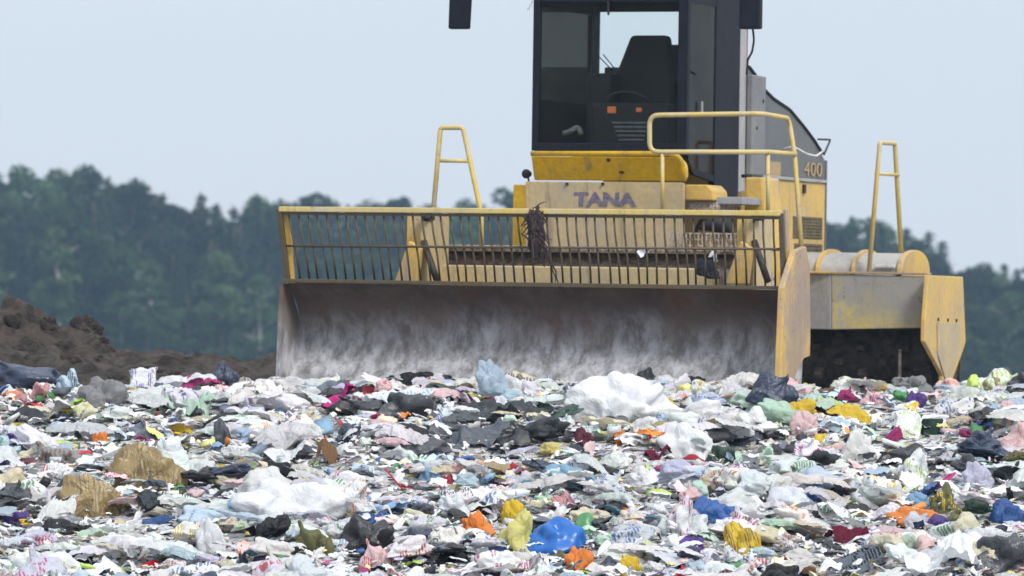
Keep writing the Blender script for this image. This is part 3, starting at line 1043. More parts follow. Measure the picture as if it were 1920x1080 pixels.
MB().box((-1.5, VF2 + 0.1, 0.75), (uE - 0.05, VF2 + 0.16, fB - 0.005)).build('drum_guard', DRUMM, comp)
MB().box((-1.0, 2.7, 0.25), (0.45, 5.0, 0.8)).build('articulation_frame', DRUMM, comp, 0.02)
# scraper bar hanging in the drum bay
q0, q1 = M(1688, 655, VF2 + 0.12), M(1690, 722, VF2 + 0.12)
MB().box((q0[0] - 0.012, VF2 + 0.1, q1[2] - 0.05), (q0[0] + 0.012, VF2 + 0.13, q0[2])).build('scraper', SHROUD, comp, 0.004)
MB().box((-1.5, VF2 + 1.3, -0.15), (uE - 0.06, VF2 + 1.35, 0.95)).build('rear_bulkhead', DRUMM, comp)

bpy.context.view_layer.update()
CW = comp.matrix_world.copy()
# ------------------------------------------------------------------ rubbish: shapes
def ridge(p):
    return 1.0 - 2.0 * abs(noise.noise(p))


def finish(vs, fs, name, smooth=True):
    """Normalise to width 1, base at z = 0."""
    co = np.array(vs, dtype=float)
    w = co[:, 0].max() - co[:, 0].min()
    co[:, 0] -= (co[:, 0].max() + co[:, 0].min()) / 2
    co[:, 1] -= (co[:, 1].max() + co[:, 1].min()) / 2
    co[:, 2] -= co[:, 2].min()
    co /= w
    me = bpy.data.meshes.new(name)
    me.from_pydata(co.tolist(), [], fs)
    me.polygons.foreach_set('use_smooth', [smooth] * len(me.polygons))
    return me


def ico(sub):
    import bmesh
    bm = bmesh.new()
    bmesh.ops.create_icosphere(bm, subdivisions=sub, radius=1.0)
    vs = [v.co.copy() for v in bm.verts]
    fs = [tuple(v.index for v in f.verts) for f in bm.faces]
    bm.free()
    return vs, fs


ICO5, ICO4, ICO3, ICO2 = ico(5), ico(4), ico(3), ico(2)


def folds(seed, n=9, f0=1.0, f1=9.0):
    """A set of straight pleats at random angles: direction, frequency, phase, height."""
    rn = random.Random(seed * 13 + 5)
    out = []
    for k in range(n):
        d = Vector((rn.gauss(0, 1), rn.gauss(0, 1), rn.gauss(0, 0.7))).normalized()
        f = f0 * (f1 / f0) ** (k / (n - 1))
        out.append((d * f, rn.uniform(0, 9), 1.0 / f ** 0.85))
    return out


def pleat(p, fl):
    z = 0.0
    for k, (d, ph, a) in enumerate(fl):
        t = (p.dot(d) + ph) * 0.5
        t = abs(t - math.floor(t) - 0.5) * 2          # triangle wave, sharp creases
        m = noise.noise(p * (0.8 + 0.35 * k) + Vector((ph, k, 0)))
        z += a * (t - 0.5) * max(0.0, 0.55 + 1.1 * m)
    return z


def bag(seed, squash=0.6, neck=False, crisp=1.0, base=ICO5, name='plastic_bag', wide=0.75, lump=1.0):
    """A slumped half-empty bag: sunken lumps, sharp pleats, torn ears, optionally a gathered neck."""
    so = Vector((seed * 7.31, seed * 3.17, seed * 1.7))
    out = []
    rn = random.Random(seed)
    fl = folds(seed, 10, 1.1, 11)
    nd = Vector((rn.uniform(-0.6, 0.6), rn.uniform(-0.6, 0.1), 0.75)).normalized()
    for v in base[0]:
        p = v.copy()
        warp = p + 0.3 * Vector((noise.noise(p * 1.3 + so), noise.noise(p * 1.3 + so * 2), noise.noise(p * 1.3 - so)))
        r = 1 + lump * (0.75 * noise.noise(p * 0.95 + so) + 0.42 * noise.noise(p * 1.9 + so))
        r += crisp * (0.30 * pleat(warp, fl) + 0.09 * ridge(warp * 2.6 + so) + 0.055 * ridge(warp * 6.5 + so) + 0.03 * ridge(warp * 13 + so))
        r = max(0.25, r)
        q = p * r
        if neck:
            d = p.dot(nd)
            if d > 0.75:
                t = (d - 0.75) / 0.25
                ax = nd * q.dot(nd)
                q = ax + (q - ax) * (1 - 0.8 * math.sin(min(1, t * 1.6) * PI / 2)) * (1.0 if t < 0.55 else 1 + (t - 0.55) * 3.2)
                q += nd * (0.55 * t * t + 0.1 * t * noise.noise(p * 9 + so))
        q.z *= squash
        q.y *= wide
        if q.z < -0.15:
            q.z = -0.15 + (q.z + 0.15) * 0.25
        out.append(q)
    return finish(out, base[1], name)


def sheet(seed, n=48, amp=1.0, name='plastic_sheet', rag=False, jag=0.12, soft=False):
    """A dropped sheet or empty bag: pleated tents, torn outline, drooping rims."""
    so = Vector((seed * 5.13, seed * 2.71, seed * 9.1))
    rn = random.Random(seed)
    asp = rn.choice((0.28, 0.4, 0.55, 0.7, 0.9))
    dome = rn.uniform(-0.12, 0.30)
    rim = rn.uniform(0.12, 0.42)
    fl = folds(seed + 500, 6 if rag else 10, 0.8, 4 if rag else 10)
    vs = []
    for j in range(n):
        for i in range(n):
            x, y = i / (n - 1) * 2 - 1, j / (n - 1) * 2 - 1
            a = math.atan2(y, x)
            k = 1 + jag * noise.noise(Vector((math.cos(a) * 1.5, math.sin(a) * 1.5, 0)) + so) * 2 + jag * 0.9 * noise.noise(Vector((math.cos(a) * 5, math.sin(a) * 5, 3)) + so)
            x2, y2 = x * math.sqrt(1 - 0.28 * y * y) * k, y * math.sqrt(1 - 0.28 * x * x) * k * asp
            p = Vector((x2, y2, 0))
            wp = p + 0.3 * Vector((noise.noise(p * 1.2 + so), noise.noise(p * 1.2 - so), 0))
            z = 0.55 * noise.noise(wp * 0.8 + so) + 0.36 * pleat(wp, fl) + 0.09 * ridge(wp * 1.8 + so)
            if soft:
                z = 0.30 * noise.noise(wp * 0.9 + so) + 0.20 * noise.noise(wp * 2.0 + so) + 0.16 * pleat(wp, fl) + 0.10 * ridge(wp * 1.5 + so)
            if not rag:
                z += 0.05 * ridge(wp * 5 + so) + 0.03 * ridge(wp * 11 + so)
            e = max(abs(x), abs(y))
            z = (z + dome * math.cos(min(1.0, math.hypot(x2, y2 / asp)) * PI / 2)) * amp - rim * amp * e ** 4
            x3 = x2 + 0.12 * noise.noise(p * 2.5 + so * 3) + 0.05 * noise.noise(p * 8 + so)
            y3 = y2 + 0.12 * noise.noise(p * 2.5 - so * 3)
            vs.append((x3, y3, z))
    fs = [(j * n + i, j * n + i + 1, (j + 1) * n + i + 1, (j + 1) * n + i) for j in range(n - 1) for i in range(n - 1)]
    return finish(vs, fs, name)


def carton(seed, dims=(1, 0.7, 0.45), crush=0.12, name='carton', n=9):
    so = Vector((seed * 3.3, seed * 4.4, seed * 5.5))
    vs, fs, idx = [], [], {}

    def vid(p):
        k = tuple(round(c, 4) for c in p)
        if k not in idx:
            idx[k] = len(vs)
            vs.append(p)
        return idx[k]
    for ax in range(3):
        for sgn in (-1, 1):
            for i in range(n):
                for j in range(n):
                    q = []
                    for (a, b) in ((i, j), (i + 1, j), (i + 1, j + 1), (i, j + 1)):
                        c = [0, 0, 0]
                        c[ax] = sgn
                        c[(ax + 1) % 3] = a / n * 2 - 1
                        c[(ax + 2) % 3] = b / n * 2 - 1
                        q.append(vid(tuple(c)))
                    fs.append(tuple(q if sgn > 0 else reversed(q)))
    out = []
    for p in vs:
        v = Vector(p)
        d = Vector((noise.noise(v * 0.9 + so), noise.noise(v * 0.9 - so), noise.noise(v * 1.1 + so * 2))) * crush * 2.2
        d += Vector((ridge(v * 2.1 + so), ridge(v * 2.3 - so), ridge(v * 2.2 + so * 3))) * crush * 0.35
        v = v + d
        out.append((v.x * dims[0], v.y * dims[1], v.z * dims[2]))
    return finish(out, fs, name, False)


def lathe(prof, n, name, lie=True, dent=0.0, seed=1):
    vs, fs = [], []
    so = Vector((seed, seed * 2.0, 0))
    for (r, h) in prof:
        for k in range(n):
            a = 2 * PI * k / n
            p = Vector((h, r * math.cos(a), r * math.sin(a)))
            if dent:
                p *= 1 + 0
                rr = 1 - dent * max(0, noise.noise(p * 4 + so)) * 2
                p.y *= rr
                p.z *= rr
            vs.append(p if lie else Vector((p.y, p.z, p.x)))
    m = len(prof)
    for i in range(m - 1):
        for k in range(n):
            fs.append((i * n + k, i * n + (k + 1) % n, (i + 1) * n + (k + 1) % n, (i + 1) * n + k))
    fs.append(tuple(range(n - 1, -1, -1)))
    fs.append(tuple((m - 1) * n + k for k in range(n)))
    return finish(vs, fs, name)


BOT = [(0.02, 0), (0.14, 0.0), (0.16, 0.03), (0.16, 0.2), (0.145, 0.26), (0.16, 0.33), (0.16, 0.55), (0.13, 0.68), (0.07, 0.82), (0.055, 0.86), (0.06, 0.9), (0.06, 1.0), (0.01, 1.0)]
TUB = [(0.01, 0.04), (0.25, 0.0), (0.27, 0.03), (0.33, 0.55), (0.39, 0.95), (0.42, 0.95), (0.42, 1.0), (0.385, 1.0), (0.30, 0.5), (0.01, 0.1)]
CANP = [(0.01, 0), (0.2, 0), (0.24, 0.04), (0.24, 0.7), (0.2, 0.74), (0.01, 0.73)]

# ------------------------------------------------------------------ rubbish: materials
def mat_bag(name, rough, crease, film=0.0, printed=False, spec=0.5, scale=3.0, trans=0.0, dirt=0.35):
    m, nt, b = newmat(name)
    oi = nt.new('ShaderNodeObjectInfo')
    co = objco(nt)
    off = nt.new('ShaderNodeVectorMath', operation='ADD')
    sc = nt.new('ShaderNodeVectorMath', operation='SCALE')
    cmb = nt.new('ShaderNodeCombineXYZ')
    for k in range(3):
        nt.link(oi.outputs['Random'], cmb.inputs[k])
    nt.link(cmb.outputs[0], sc.inputs[0])
    sc.inputs['Scale'].default_value = 37.0
    nt.link(co, off.inputs[0])
    nt.link(sc.outputs[0], off.inputs[1])
    p = off.outputs[0]
    c = oi.outputs['Color']
    if printed:
        at = nt.new('ShaderNodeAttribute')
        at.attribute_type = 'OBJECT'
        at.attribute_name = 'print_color'
        n1 = nt.noise(p, 3.4, 3, 0.5, 0.6)
        st = nt.new('ShaderNodeTexWave')
        st.inputs['Scale'].default_value = 5.0
        st.inputs['Distortion'].default_value = 7.0
        st.inputs['Detail'].default_value = 3
        nt.link(p, st.inputs['Vector'])
        mask = nt.math('MULTIPLY', nt.ramp(n1, 0.53, 0.57), nt.ramp(st.outputs['Fac'], 0.25, 0.4))
        c = nt.mix(nt.math('MULTIPLY', mask, 0.85), c, at.outputs['Color'])
        n4 = nt.noise(p, 3.7, 2, 0.4)
        c = nt.mix(nt.math('MULTIPLY', nt.ramp(n4, 0.66, 0.69), 0.75), c, (0.05, 0.05, 0.07))
    n2 = nt.noise(p, 3.0, 6, 0.7, 0.5)
    c = nt.mix(nt.math('MULTIPLY', nt.ramp(n2, 0.54, 0.8), dirt), c, (0.20, 0.165, 0.125))
    n5 = nt.noise(p, 11.0, 4, 0.6)
    c = nt.mix(nt.math('MULTIPLY', nt.ramp(n5, 0.62, 0.74), dirt * 0.9), c, (0.07, 0.06, 0.05))
    nt.link(c, b.inputs['Base Color'])
    b.inputs['Roughness'].default_value = rough
    b.inputs['Specular IOR Level'].default_value = spec
    n3 = nt.noise(p, scale, 5, 0.6, 1.2)
    cre = nt.math('ABSOLUTE', nt.math('SUBTRACT', n3, 0.5))
    n6 = nt.noise(p, scale * 3.4, 4, 0.6, 0.8)
    cre2 = nt.math('ABSOLUTE', nt.math('SUBTRACT', n6, 0.5))
    nt.link(nt.bump(cre2, crease, 0.03, nt.bump(cre, crease, 0.12)), b.inputs['Normal'])
    if film or trans:
        out = nt.n['Material Output']
        last = b.outputs[0]
        if trans:
            t = nt.new('ShaderNodeBsdfTranslucent')
            nt.link(c, t.inputs['Color'])
            mx = nt.new('ShaderNodeMixShader')
            mx.inputs[0].default_value = trans
            nt.link(last, mx.inputs[1])
            nt.link(t.outputs[0], mx.inputs[2])
            last = mx.outputs[0]
        if film:
            t = nt.new('ShaderNodeBsdfTransparent')
            mx = nt.new('ShaderNodeMixShader')
            nt.link(nt.ramp(n2, 0.3, 0.7, film * 1.3, film * 0.5), mx.inputs[0])
            nt.link(last, mx.inputs[1])
            nt.link(t.outputs[0], mx.inputs[2])
            last = mx.outputs[0]
        nt.link(last, out.inputs['Surface'])
    return m


MB_PLAIN = mat_bag('thin_plastic', 0.34, 0.45, trans=0.28, dirt=0.15)
MB_PRINT = mat_bag('printed_plastic', 0.34, 0.42, printed=True, trans=0.22, dirt=0.16)
MB_BIN = mat_bag('bin_liner_plastic', 0.24, 0.35, spec=0.6, dirt=0.12)
MB_FILM = mat_bag('clear_film', 0.25, 0.6, film=0.22, trans=0.2)
MB_STREAK = mat_bag('streaked_film', 0.3, 0.7, printed=True, trans=0.1, dirt=0.6)
MB_CLOTH = mat_bag('cloth', 0.95, 0.35, spec=0.1, scale=5)
MB_CARD = mat_bag('card', 0.85, 0.2, printed=True, spec=0.2)
MB_HARD = mat_bag('hard_plastic', 0.35, 0.05, spec=0.5, dirt=0.2)

# ------------------------------------------------------------------ rubbish: colours
PAL = {
    'white': (0.77, 0.785, 0.815), 'off-white': (0.72, 0.72, 0.71), 'pale grey': (0.62, 0.64, 0.67), 'cream': (0.72, 0.66, 0.50),
    'pale blue': (0.48, 0.60, 0.72), 'pale pink': (0.76, 0.55, 0.56), 'mint': (0.52, 0.70, 0.58), 'lavender': (0.60, 0.59, 0.74),
    'black': (0.013, 0.013, 0.016), 'navy': (0.018, 0.028, 0.06), 'charcoal': (0.045, 0.05, 0.06), 'slate': (0.11, 0.13, 0.16), 'bottle green': (0.015, 0.045, 0.03),
    'yellow': (0.72, 0.50, 0.03), 'lemon': (0.74, 0.70, 0.25), 'red': (0.45, 0.02, 0.04), 'magenta': (0.45, 0.04, 0.2), 'blue': (0.04, 0.12, 0.36), 'sky blue': (0.24, 0.42, 0.60),
    'green': (0.07, 0.24, 0.09), 'lime': (0.42, 0.58, 0.12), 'orange': (0.76, 0.24, 0.04), 'purple': (0.10, 0.05, 0.26), 'maroon': (0.11, 0.016, 0.035),
    'brown': (0.17, 0.10, 0.055), 'tan': (0.44, 0.35, 0.20), 'olive': (0.13, 0.13, 0.045), 'grey': (0.26, 0.26, 0.27), 'pink': (0.66, 0.36, 0.37), 'teal': (0.07, 0.17, 0.21),
}

PROTO = {}
PROTO['bag'] = [bag(11 + i, (0.62, 0.5, 0.72, 0.55, 0.8, 0.45, 0.66, 0.58, 0.5, 0.7)[i], i % 3 == 1, (1.2, 0.7, 1.0, 0.6, 1.2, 0.8, 1.0, 0.6, 1.1, 0.8)[i]) for i in range(10)]
PROTO['bin'] = [bag(61 + i, (0.5, 0.62, 0.42, 0.55, 0.7, 0.48, 0.6)[i], i % 2 == 1, 0.5, name='bin_bag') for i in range(7)]
PROTO['sheet'] = [sheet(31 + i, amp=(1.0, 0.8, 1.3, 0.7, 1.1, 1.5, 0.9, 1.2)[i % 8], jag=0.16) for i in range(14)]
PROTO['rag'] = [sheet(81 + i, amp=(1.0, 0.8, 1.2, 0.9, 1.4)[i], rag=True, name='cloth_rag', jag=0.2) for i in range(5)]
PROTO['carton'] = [carton(101 + i, ((1, 0.7, 0.42), (0.8, 0.5, 0.9), (1, 0.8, 0.2), (1, 0.45, 0.6), (1, 0.7, 0.08))[i], (0.10, 0.16, 0.12, 0.18, 0.06)[i]) for i in range(5)]
PROTO['bottle'] = [lathe(BOT, 20, 'plastic_bottle', dent=0.25, seed=i + 2) for i in range(3)] + [lathe(CANP, 20, 'drinks_can', dent=0.3, seed=9)]
PROTO['carrier'] = [bag(501 + i, (0.7, 0.85, 0.62, 0.75)[i % 4], i % 4 == 3, (0.6, 0.8, 0.45)[i % 3], ICO5, 'carrier_bag', 0.75, 0.9) for i in range(9)]
PROTO['film'] = [sheet(231 + i, n=60, amp=(0.9, 1.2, 0.8, 1.0)[i % 4], jag=0.2, name='plastic_film', soft=True) for i in range(12)]
PROTO['paper'] = [sheet(261 + i, n=22, amp=(0.7, 1.0, 1.3)[i % 3], jag=0.12, name='paper_scrap') for i in range(8)]
PROTO['tub'] = [lathe(TUB, 28, 'plastic_tub')]
PROTO['board'] = [carton(131, (1, 0.75, 0.05), 0.035, 'board'), carton(132, (1, 0.28, 0.05), 0.03, 'board')]
PROTO['ball'] = [bag(171, 0.95, False, 0.2, ICO4, 'ball', 1.0, 0.35), bag(178, 0.55, False, 0.14, ICO5, 'plastic_sack', 0.7, 0.55)]
PROTO['stick'] = [carton(151, (1, 0.09, 0.06), 0.02, 'stick', 6)]
DIMS = {}
for k, ms in PROTO.items():
    for me in ms:
        co = np.empty(len(me.vertices) * 3)
        me.vertices.foreach_get('co', co)
        co = co.reshape(-1, 3)
        DIMS[me.name] = co.max(0) - co.min(0)

KINDMAT = {'carrier': MB_PLAIN, 'film': MB_PLAIN, 'paper': MB_CARD, 'bag': MB_PLAIN, 'bin': MB_BIN, 'sheet': MB_PLAIN, 'rag': MB_CLOTH, 'carton': MB_CARD, 'bottle': MB_HARD, 'tub': MB_HARD, 'board': MB_CARD, 'ball': MB_HARD, 'stick': MB_HARD}
KNAME = {'carrier': 'carrier_bag', 'film': 'plastic_film', 'paper': 'paper_scrap', 'bag': 'plastic_bag', 'bin': 'bin_bag', 'sheet': 'plastic_sheet', 'rag': 'cloth_rag', 'carton': 'carton', 'bottle': 'plastic_bottle', 'tub': 'plastic_tub', 'board': 'board', 'ball': 'ball', 'stick': 'stick'}
KCAT = {'carrier': 'carrier bag', 'film': 'plastic film', 'paper': 'paper scrap', 'bag': 'plastic bag', 'bin': 'bin bag', 'sheet': 'plastic sheet', 'rag': 'rag', 'carton': 'carton', 'bottle': 'bottle', 'tub': 'tub', 'board': 'board', 'ball': 'ball', 'stick': 'stick'}
for me in [m for ms in PROTO.values() for m in ms]:
    me.materials.append(None)


def ground_hit(px, py):
    """Where the sight line through a pixel meets the rubbish surface."""
    Y = 28.0
    while Y < 60:
        p = ray(px, py, Y)
        if p.z <= ground_z(p.x, Y):
            break
        Y += 0.04
    return p


def place(kind, me, loc, size, yaw, tilt, col, prn=None, mat=None, name=None):
    o = bpy.data.objects.new(name or KNAME[kind], me)
    COL.objects.link(o)
    o.location = loc
    o.scale = size
    o.rotation_euler = (tilt[0], tilt[1], yaw)
    o.color = (*col, 1)
    if prn is not None:
        o['print_color'] = [float(c) for c in prn]
    sl = o.material_slots[0]
    sl.link = 'OBJECT'
    sl.material = mat or (MB_PRINT if prn is not None and kind in ('bag', 'sheet', 'carrier') else KINDMAT[kind])
    return o


# kind, shape index, centre px, base py, width px, height px, colour, print colour, tilt (degrees in the picture), reference, label
H = [
    ('bag', 8, 1165, 805, 225, 98, 'white', None, 0, 'big white heap', 'biggest white plastic heap in front of the blade'),
    ('bag', 3, 921, 738, 66, 58, 'pale blue', None, 0, 'upright pale blue bag', 'upright pale blue see-through bag pointing up against the blade'),
    ('bin', 2, 760, 788, 120, 48, 'charcoal', None, 0, 'charcoal bin bag', 'long smooth charcoal bin bag left of the diagonal black board'),
    ('bin', 5, 672, 782, 120, 36, 'black', None, 0, 'flattened black bin bag', 'flattened black bin bag under the left half of the blade'),
    ('sheet', 0, 905, 845, 150, 52, 'slate', None, 0, 'slate film', 'crumpled slate grey film between white scraps, middle of the rubbish'),
    ('bin', 0, 975, 842, 110, 48, 'black', None, 0, 'glossy black bag', 'glossy black bag spread right of the slate film'),
    ('sheet', 4, 950, 795, 180, 42, 'charcoal', None, 0, 'charcoal film', 'torn charcoal film behind the glossy black bag'),
    ('bin', 1, 1447, 756, 104, 52, 'navy', None, 0, 'navy bin bag', 'rounded navy bin bag under the blade right end'),
    ('sheet', 1, 1593, 797, 96, 36, 'yellow', None, 8, 'bright yellow sheet', 'bright yellow plastic sheet in front of the drum bay'),
    ('bag', 5, 272, 932, 165, 92, 'tan', None, 0, 'brown see-through bag', 'large brown see-through bag standing tallest in the left foreground'),
    ('bag', 3, 168, 975, 140, 78, 'tan', None, 0, 'low brown see-through bag', 'lower brown see-through bag leaning on the larger one, with a yellow lump beside it'),
    ('bag', 0, 205, 973, 46, 46, 'yellow', None, 0, 'yellow lump', 'yellow lump showing beside the low brown see-through bag'),
    ('ball', 1, 1040, 1040, 136, 60, 'blue', None, -16, 'blue sack', 'bright blue smooth plastic sack, largest blue thing in the foreground'),
    ('bag', 4, 972, 1040, 88, 78, 'lemon', None, 0, 'lemon sack', 'lemon yellow sack wedged against the blue sack'),
    ('bag', 8, 965, 990, 52, 50, 'yellow', None, 0, 'yellow bundle', 'deep yellow bundle on top of the lemon sack'),
    ('bag', 2, 905, 1010, 60, 48, 'orange', None, -20, 'orange bag', 'crumpled orange bag left of the yellow bundle'),
    ('ball', 0, 1094, 1005, 44, 40, 'green', None, 0, 'green ball', 'dark green dented ball behind the blue sack'),
    ('bag', 5, 1400, 1042, 72, 62, 'yellow', 'brown', -15, 'brown-striped yellow packet', 'yellow packet striped in brown, bottom right'),
    ('board', 0, 1608, 1074, 105, 48, 'slate', None, -24, 'slate board', 'slate blue square board lying tilted at the bottom edge'),
    ('bin', 2, 1885, 1075, 150, 66, 'charcoal', None, -6, 'charcoal tarp', 'charcoal tarp in the bottom right corner'),
    ('sheet', 5, 1765, 1095, 160, 92, 'white', None, 0, 'white sheet by the tarp', 'broad white sheet beside the charcoal tarp'),
    ('bag', 4, 1280, 1008, 66, 72, 'white', 'magenta', 0, 'pointed white bag', 'pointed white bag with a magenta print'),
    ('bag', 9, 545, 990, 235, 84, 'white', None, 0, 'wide white film', 'widest white film spread across the left middle'),
    ('bag', 7, 586, 1042, 98, 60, 'olive', None, 0, 'olive bag', 'dark olive bag left of the shiny black sack'),
    ('bin', 4, 690, 1050, 130, 78, 'black', None, 0, 'shiny black sack', 'big shiny black sack in the foreground, left of the orange bag'),
    ('sheet', 6, 700, 982, 66, 22, 'blue', None, 0, 'blue film', 'crumpled blue film behind the shiny black sack'),
    ('stick', 0, 737, 920, 52, 12, 'red', None, 50, 'red stick', 'red plastic stick standing out of white bags'),
    ('stick', 0, 758, 922, 34, 10, 'red', None, 20, 'red splinter', 'short red splinter at the foot of the red stick'),
    ('bag', 9, 193, 768, 100, 56, 'grey', None, 0, 'smooth grey bag', 'smooth grey-beige bag below the dirt mound'),
    ('bin', 3, 270, 828, 108, 42, 'slate', None, 0, 'slate bag', 'slate bag behind a white one, left side'),
    ('bin', 6, 412, 838, 48, 48, 'charcoal', None, 0, 'round charcoal bag', 'round charcoal bag right of the slate bag'),
    ('bag', 2, 190, 842, 36, 30, 'orange', None, 0, 'amber packet', 'small amber packet left of the slate bag'),
    ('sheet', 1, 338, 815, 52, 18, 'yellow', None, 0, 'yellow strip', 'yellow strip between the slate bag and the round charcoal bag'),
    ('bin', 5, 22, 724, 190, 48, 'navy', None, 8, 'navy tarp', 'dark navy tarp at the foot of the dirt mound'),
    ('bin', 0, 425, 716, 56, 36, 'navy', None, 0, 'navy bag by the mound', 'navy bag between the dirt mound and the blade'),
    ('sheet', 7, 385, 728, 90, 26, 'magenta', None, -8, 'magenta film', 'magenta and white film left of the navy bag by the mound'),
    ('rag', 0, 1232, 862, 54, 26, 'maroon', None, 0, 'small maroon rag', 'small maroon rag in the middle right of the heap'),
    ('bin', 2, 1352, 872, 64, 34, 'bottle green', None, 0, 'bottle green bag', 'bottle green bag under a mint sheet'),
    ('sheet', 2, 1410, 880, 80, 46, 'mint', None, 14, 'mint sheet', 'mint green sheet sloping right of the bottle green bag'),
    ('bag', 2, 36, 995, 66, 34, 'purple', None, 0, 'purple bag', 'purple bag at the left edge'),
    ('sheet', 0, 92, 985, 62, 62, 'white', None, 25, 'white flap', 'white flap standing right of the purple bag'),
    ('bag', 0, 100, 905, 74, 38, 'white', 'red', 0, 'white bag with red print', 'white bag with a red print near the left edge'),
    ('bag', 5, 1890, 985, 70, 46, 'blue', None, 0, 'blue bag', 'blue bag at the right edge'),
    ('bag', 8, 1722, 955, 50, 30, 'sky blue', None, 0, 'sky blue packet', 'sky blue packet left of the olive-yellow bag'),
    ('bag', 6, 1775, 968, 64, 58, 'olive', 'yellow', 0, 'olive-yellow bag', 'olive and yellow bag in the right foreground'),
    ('bag', 3, 1835, 918, 62, 48, 'lavender', None, 0, 'lavender bag', 'lavender bag above the blue bag'),
    ('bag', 7, 1640, 760, 62, 30, 'pale pink', 'magenta', 0, 'pink-striped bag', 'pale bag striped in magenta before the drum bay'),
    ('bag', 9, 1717, 768, 42, 32, 'purple', None, 0, 'purple lump', 'small purple lump right of the pink-striped bag'),
    ('rag', 1, 1588, 1020, 90, 36, 'maroon', None, 12, 'long maroon rag', 'long maroon rag above the slate board'),
    ('sheet', 4, 1065, 962, 64, 36, 'pink', None, -16, 'pink film', 'pink film between dark bags in the middle'),
    ('rag', 2, 612, 872, 46, 46, 'brown', None, 0, 'brown paper', 'crumpled brown paper among white bags'),
    ('bag', 1, 612, 838, 30, 20, 'cream', None, 0, 'cream scrap', 'cream scrap lying behind the brown paper'),
    ('bag', 7, 108, 878, 150, 46, 'grey', 'brown', 0, 'brown-stained grey bag', 'long grey bag with brown stains, left side'),
    ('board', 1, 845, 757, 62, 14, 'black', None, 42, 'diagonal black board', 'narrow black board sloping down right below the blade'),
    ('carton', 1, 1700, 822, 54, 48, 'white', 'lime', 0, 'lime-printed carton', 'white carton with a lime print'),
    ('carton', 0, 1748, 818, 44, 30, 'bottle green', None, 0, 'dark carton', 'dark green carton right of the lime-printed carton'),
    ('bag', 3, 1290, 865, 116, 66, 'white', None, 0, 'round white bag', 'round white bag left of the bottle green bag'),
    ('bag', 0, 1605, 868, 76, 64, 'off-white', None, 0, 'plump off-white bag', 'plump off-white bag below the bright yellow sheet'),
    ('bag', 4, 1715, 910, 78, 64, 'white', 'lime', 0, 'lime-printed white bag', 'white bag with a faint lime print below a black strip'),
    ('bin', 5, 1690, 872, 110, 34, 'black', None, -18, 'black strip', 'black strip of bin liner behind a white bag, right side'),
    ('bag', 8, 1510, 818, 62, 44, 'pale pink', None, 0, 'pale pink bag', 'pale pink bag left of the bright yellow sheet'),
    ('sheet', 1, 1570, 815, 82, 30, 'pale blue', None, 0, 'pale blue sheet', 'pale blue sheet under the bright yellow sheet'),
    ('sheet', 6, 355, 785, 110, 46, 'mint', None, 0, 'pale mint sheet', 'pale mint sheet right of the smooth grey bag'),
    ('bag', 2, 1715, 735, 84, 28, 'grey', None, 0, 'grey bag by the drum', 'grey bag lying against the side plate of the compactor'),
    ('bag', 1, 1862, 730, 34, 32, 'tan', None, 0, 'tan peak', 'tan bag peaking on the skyline, right edge'),
    ('ball', 0, 1824, 724, 24, 20, 'lime', None, 0, 'lime ball', 'lime green ball on the skyline, right side'),
    ('bag', 6, 133, 735, 62, 40, 'pale blue', 'navy', 0, 'blue-printed bag', 'pale bag printed in navy, left of the smooth grey bag'),
    ('carton', 3, 268, 726, 54, 34, 'white', 'purple', 0, 'purple-printed carton', 'white carton with a purple print below the mound'),
    ('rag', 3, 60, 800, 96, 36, 'charcoal', None, 0, 'charcoal rag', 'charcoal rag at the left edge'),
    ('sheet', 2, 60, 760, 70, 40, 'pink', None, 0, 'pink sheet', 'pink sheet above the charcoal rag'),
    ('bag', 5, 1225, 745, 36, 20, 'brown', None, 30, 'brown wrapper', 'brown wrapper right of the big white heap'),
    ('sheet', 4, 1246, 758, 44, 14, 'yellow', None, 20, 'thin yellow wrapper', 'thin yellow wrapper beside the brown wrapper'),
    ('bag', 9, 1085, 1075, 56, 46, 'orange', None, 0, 'orange packet', 'orange packet at the bottom edge below the blue sack'),
    ('bag', 0, 1185, 1082, 56, 42, 'yellow', None, -20, 'yellow packet', 'yellow packet at the bottom edge'),
    ('bag', 6, 1050, 1060, 50, 26, 'olive', None, 0, 'olive scrap', 'olive scrap below the blue sack'),
    ('bag', 4, 1440, 855, 40, 30, 'off-white', None, 0, 'off-white scrap', 'off-white scrap above the mint sheet'),
    ('bag', 7, 705, 1065, 70, 50, 'pale pink', 'red', 0, 'red-printed pink bag', 'pink bag with a red print in front of the shiny black sack'),
    ('rag', 4, 255, 1080, 36, 48, 'red', None, 60, 'red cloth', 'red cloth standing at the bottom edge'),
    ('sheet', 5, 830, 1062, 130, 26, 'black', None, 0, 'black rim', 'black film at the bottom left of the orange bag'),
    ('bag', 3, 395, 1040, 60, 62, 'white', None, 0, 'tall white bag', 'tall white bag at the bottom of the left middle'),
    ('bottle', 0, 300, 985, 62, 22, 'blue', None, -14, 'blue bottle', 'dark blue bottle below the brown see-through bag'),
    ('bottle', 1, 1240, 935, 60, 20, 'lime', None, 6, 'lime bottle', 'lime bottle lying among white bags'),
    ('bag', 1, 332, 932, 30, 30, 'red', None, 0, 'red lump', 'red lump at the foot of the brown see-through bag'),
    ('bag', 0, 1668, 830, 28, 34, 'magenta', None, 30, 'magenta flap', 'magenta flap left of the lime-printed carton'),
    ('bag', 5, 1095, 840, 40, 36, 'maroon', None, 0, 'maroon packet', 'dark maroon packet below the big white heap'),
    ('bag', 3, 1165, 836, 30, 30, 'orange', None, 0, 'orange scrap', 'orange and white scrap right of the maroon packet'),
    ('bag', 7, 805, 905, 44, 36, 'sky blue', None, 0, 'sky blue lump', 'sky blue lump right of the red stick'),
    ('bag', 2, 840, 912, 24, 18, 'red', None, 0, 'red chip', 'red chip right of the sky blue lump'),
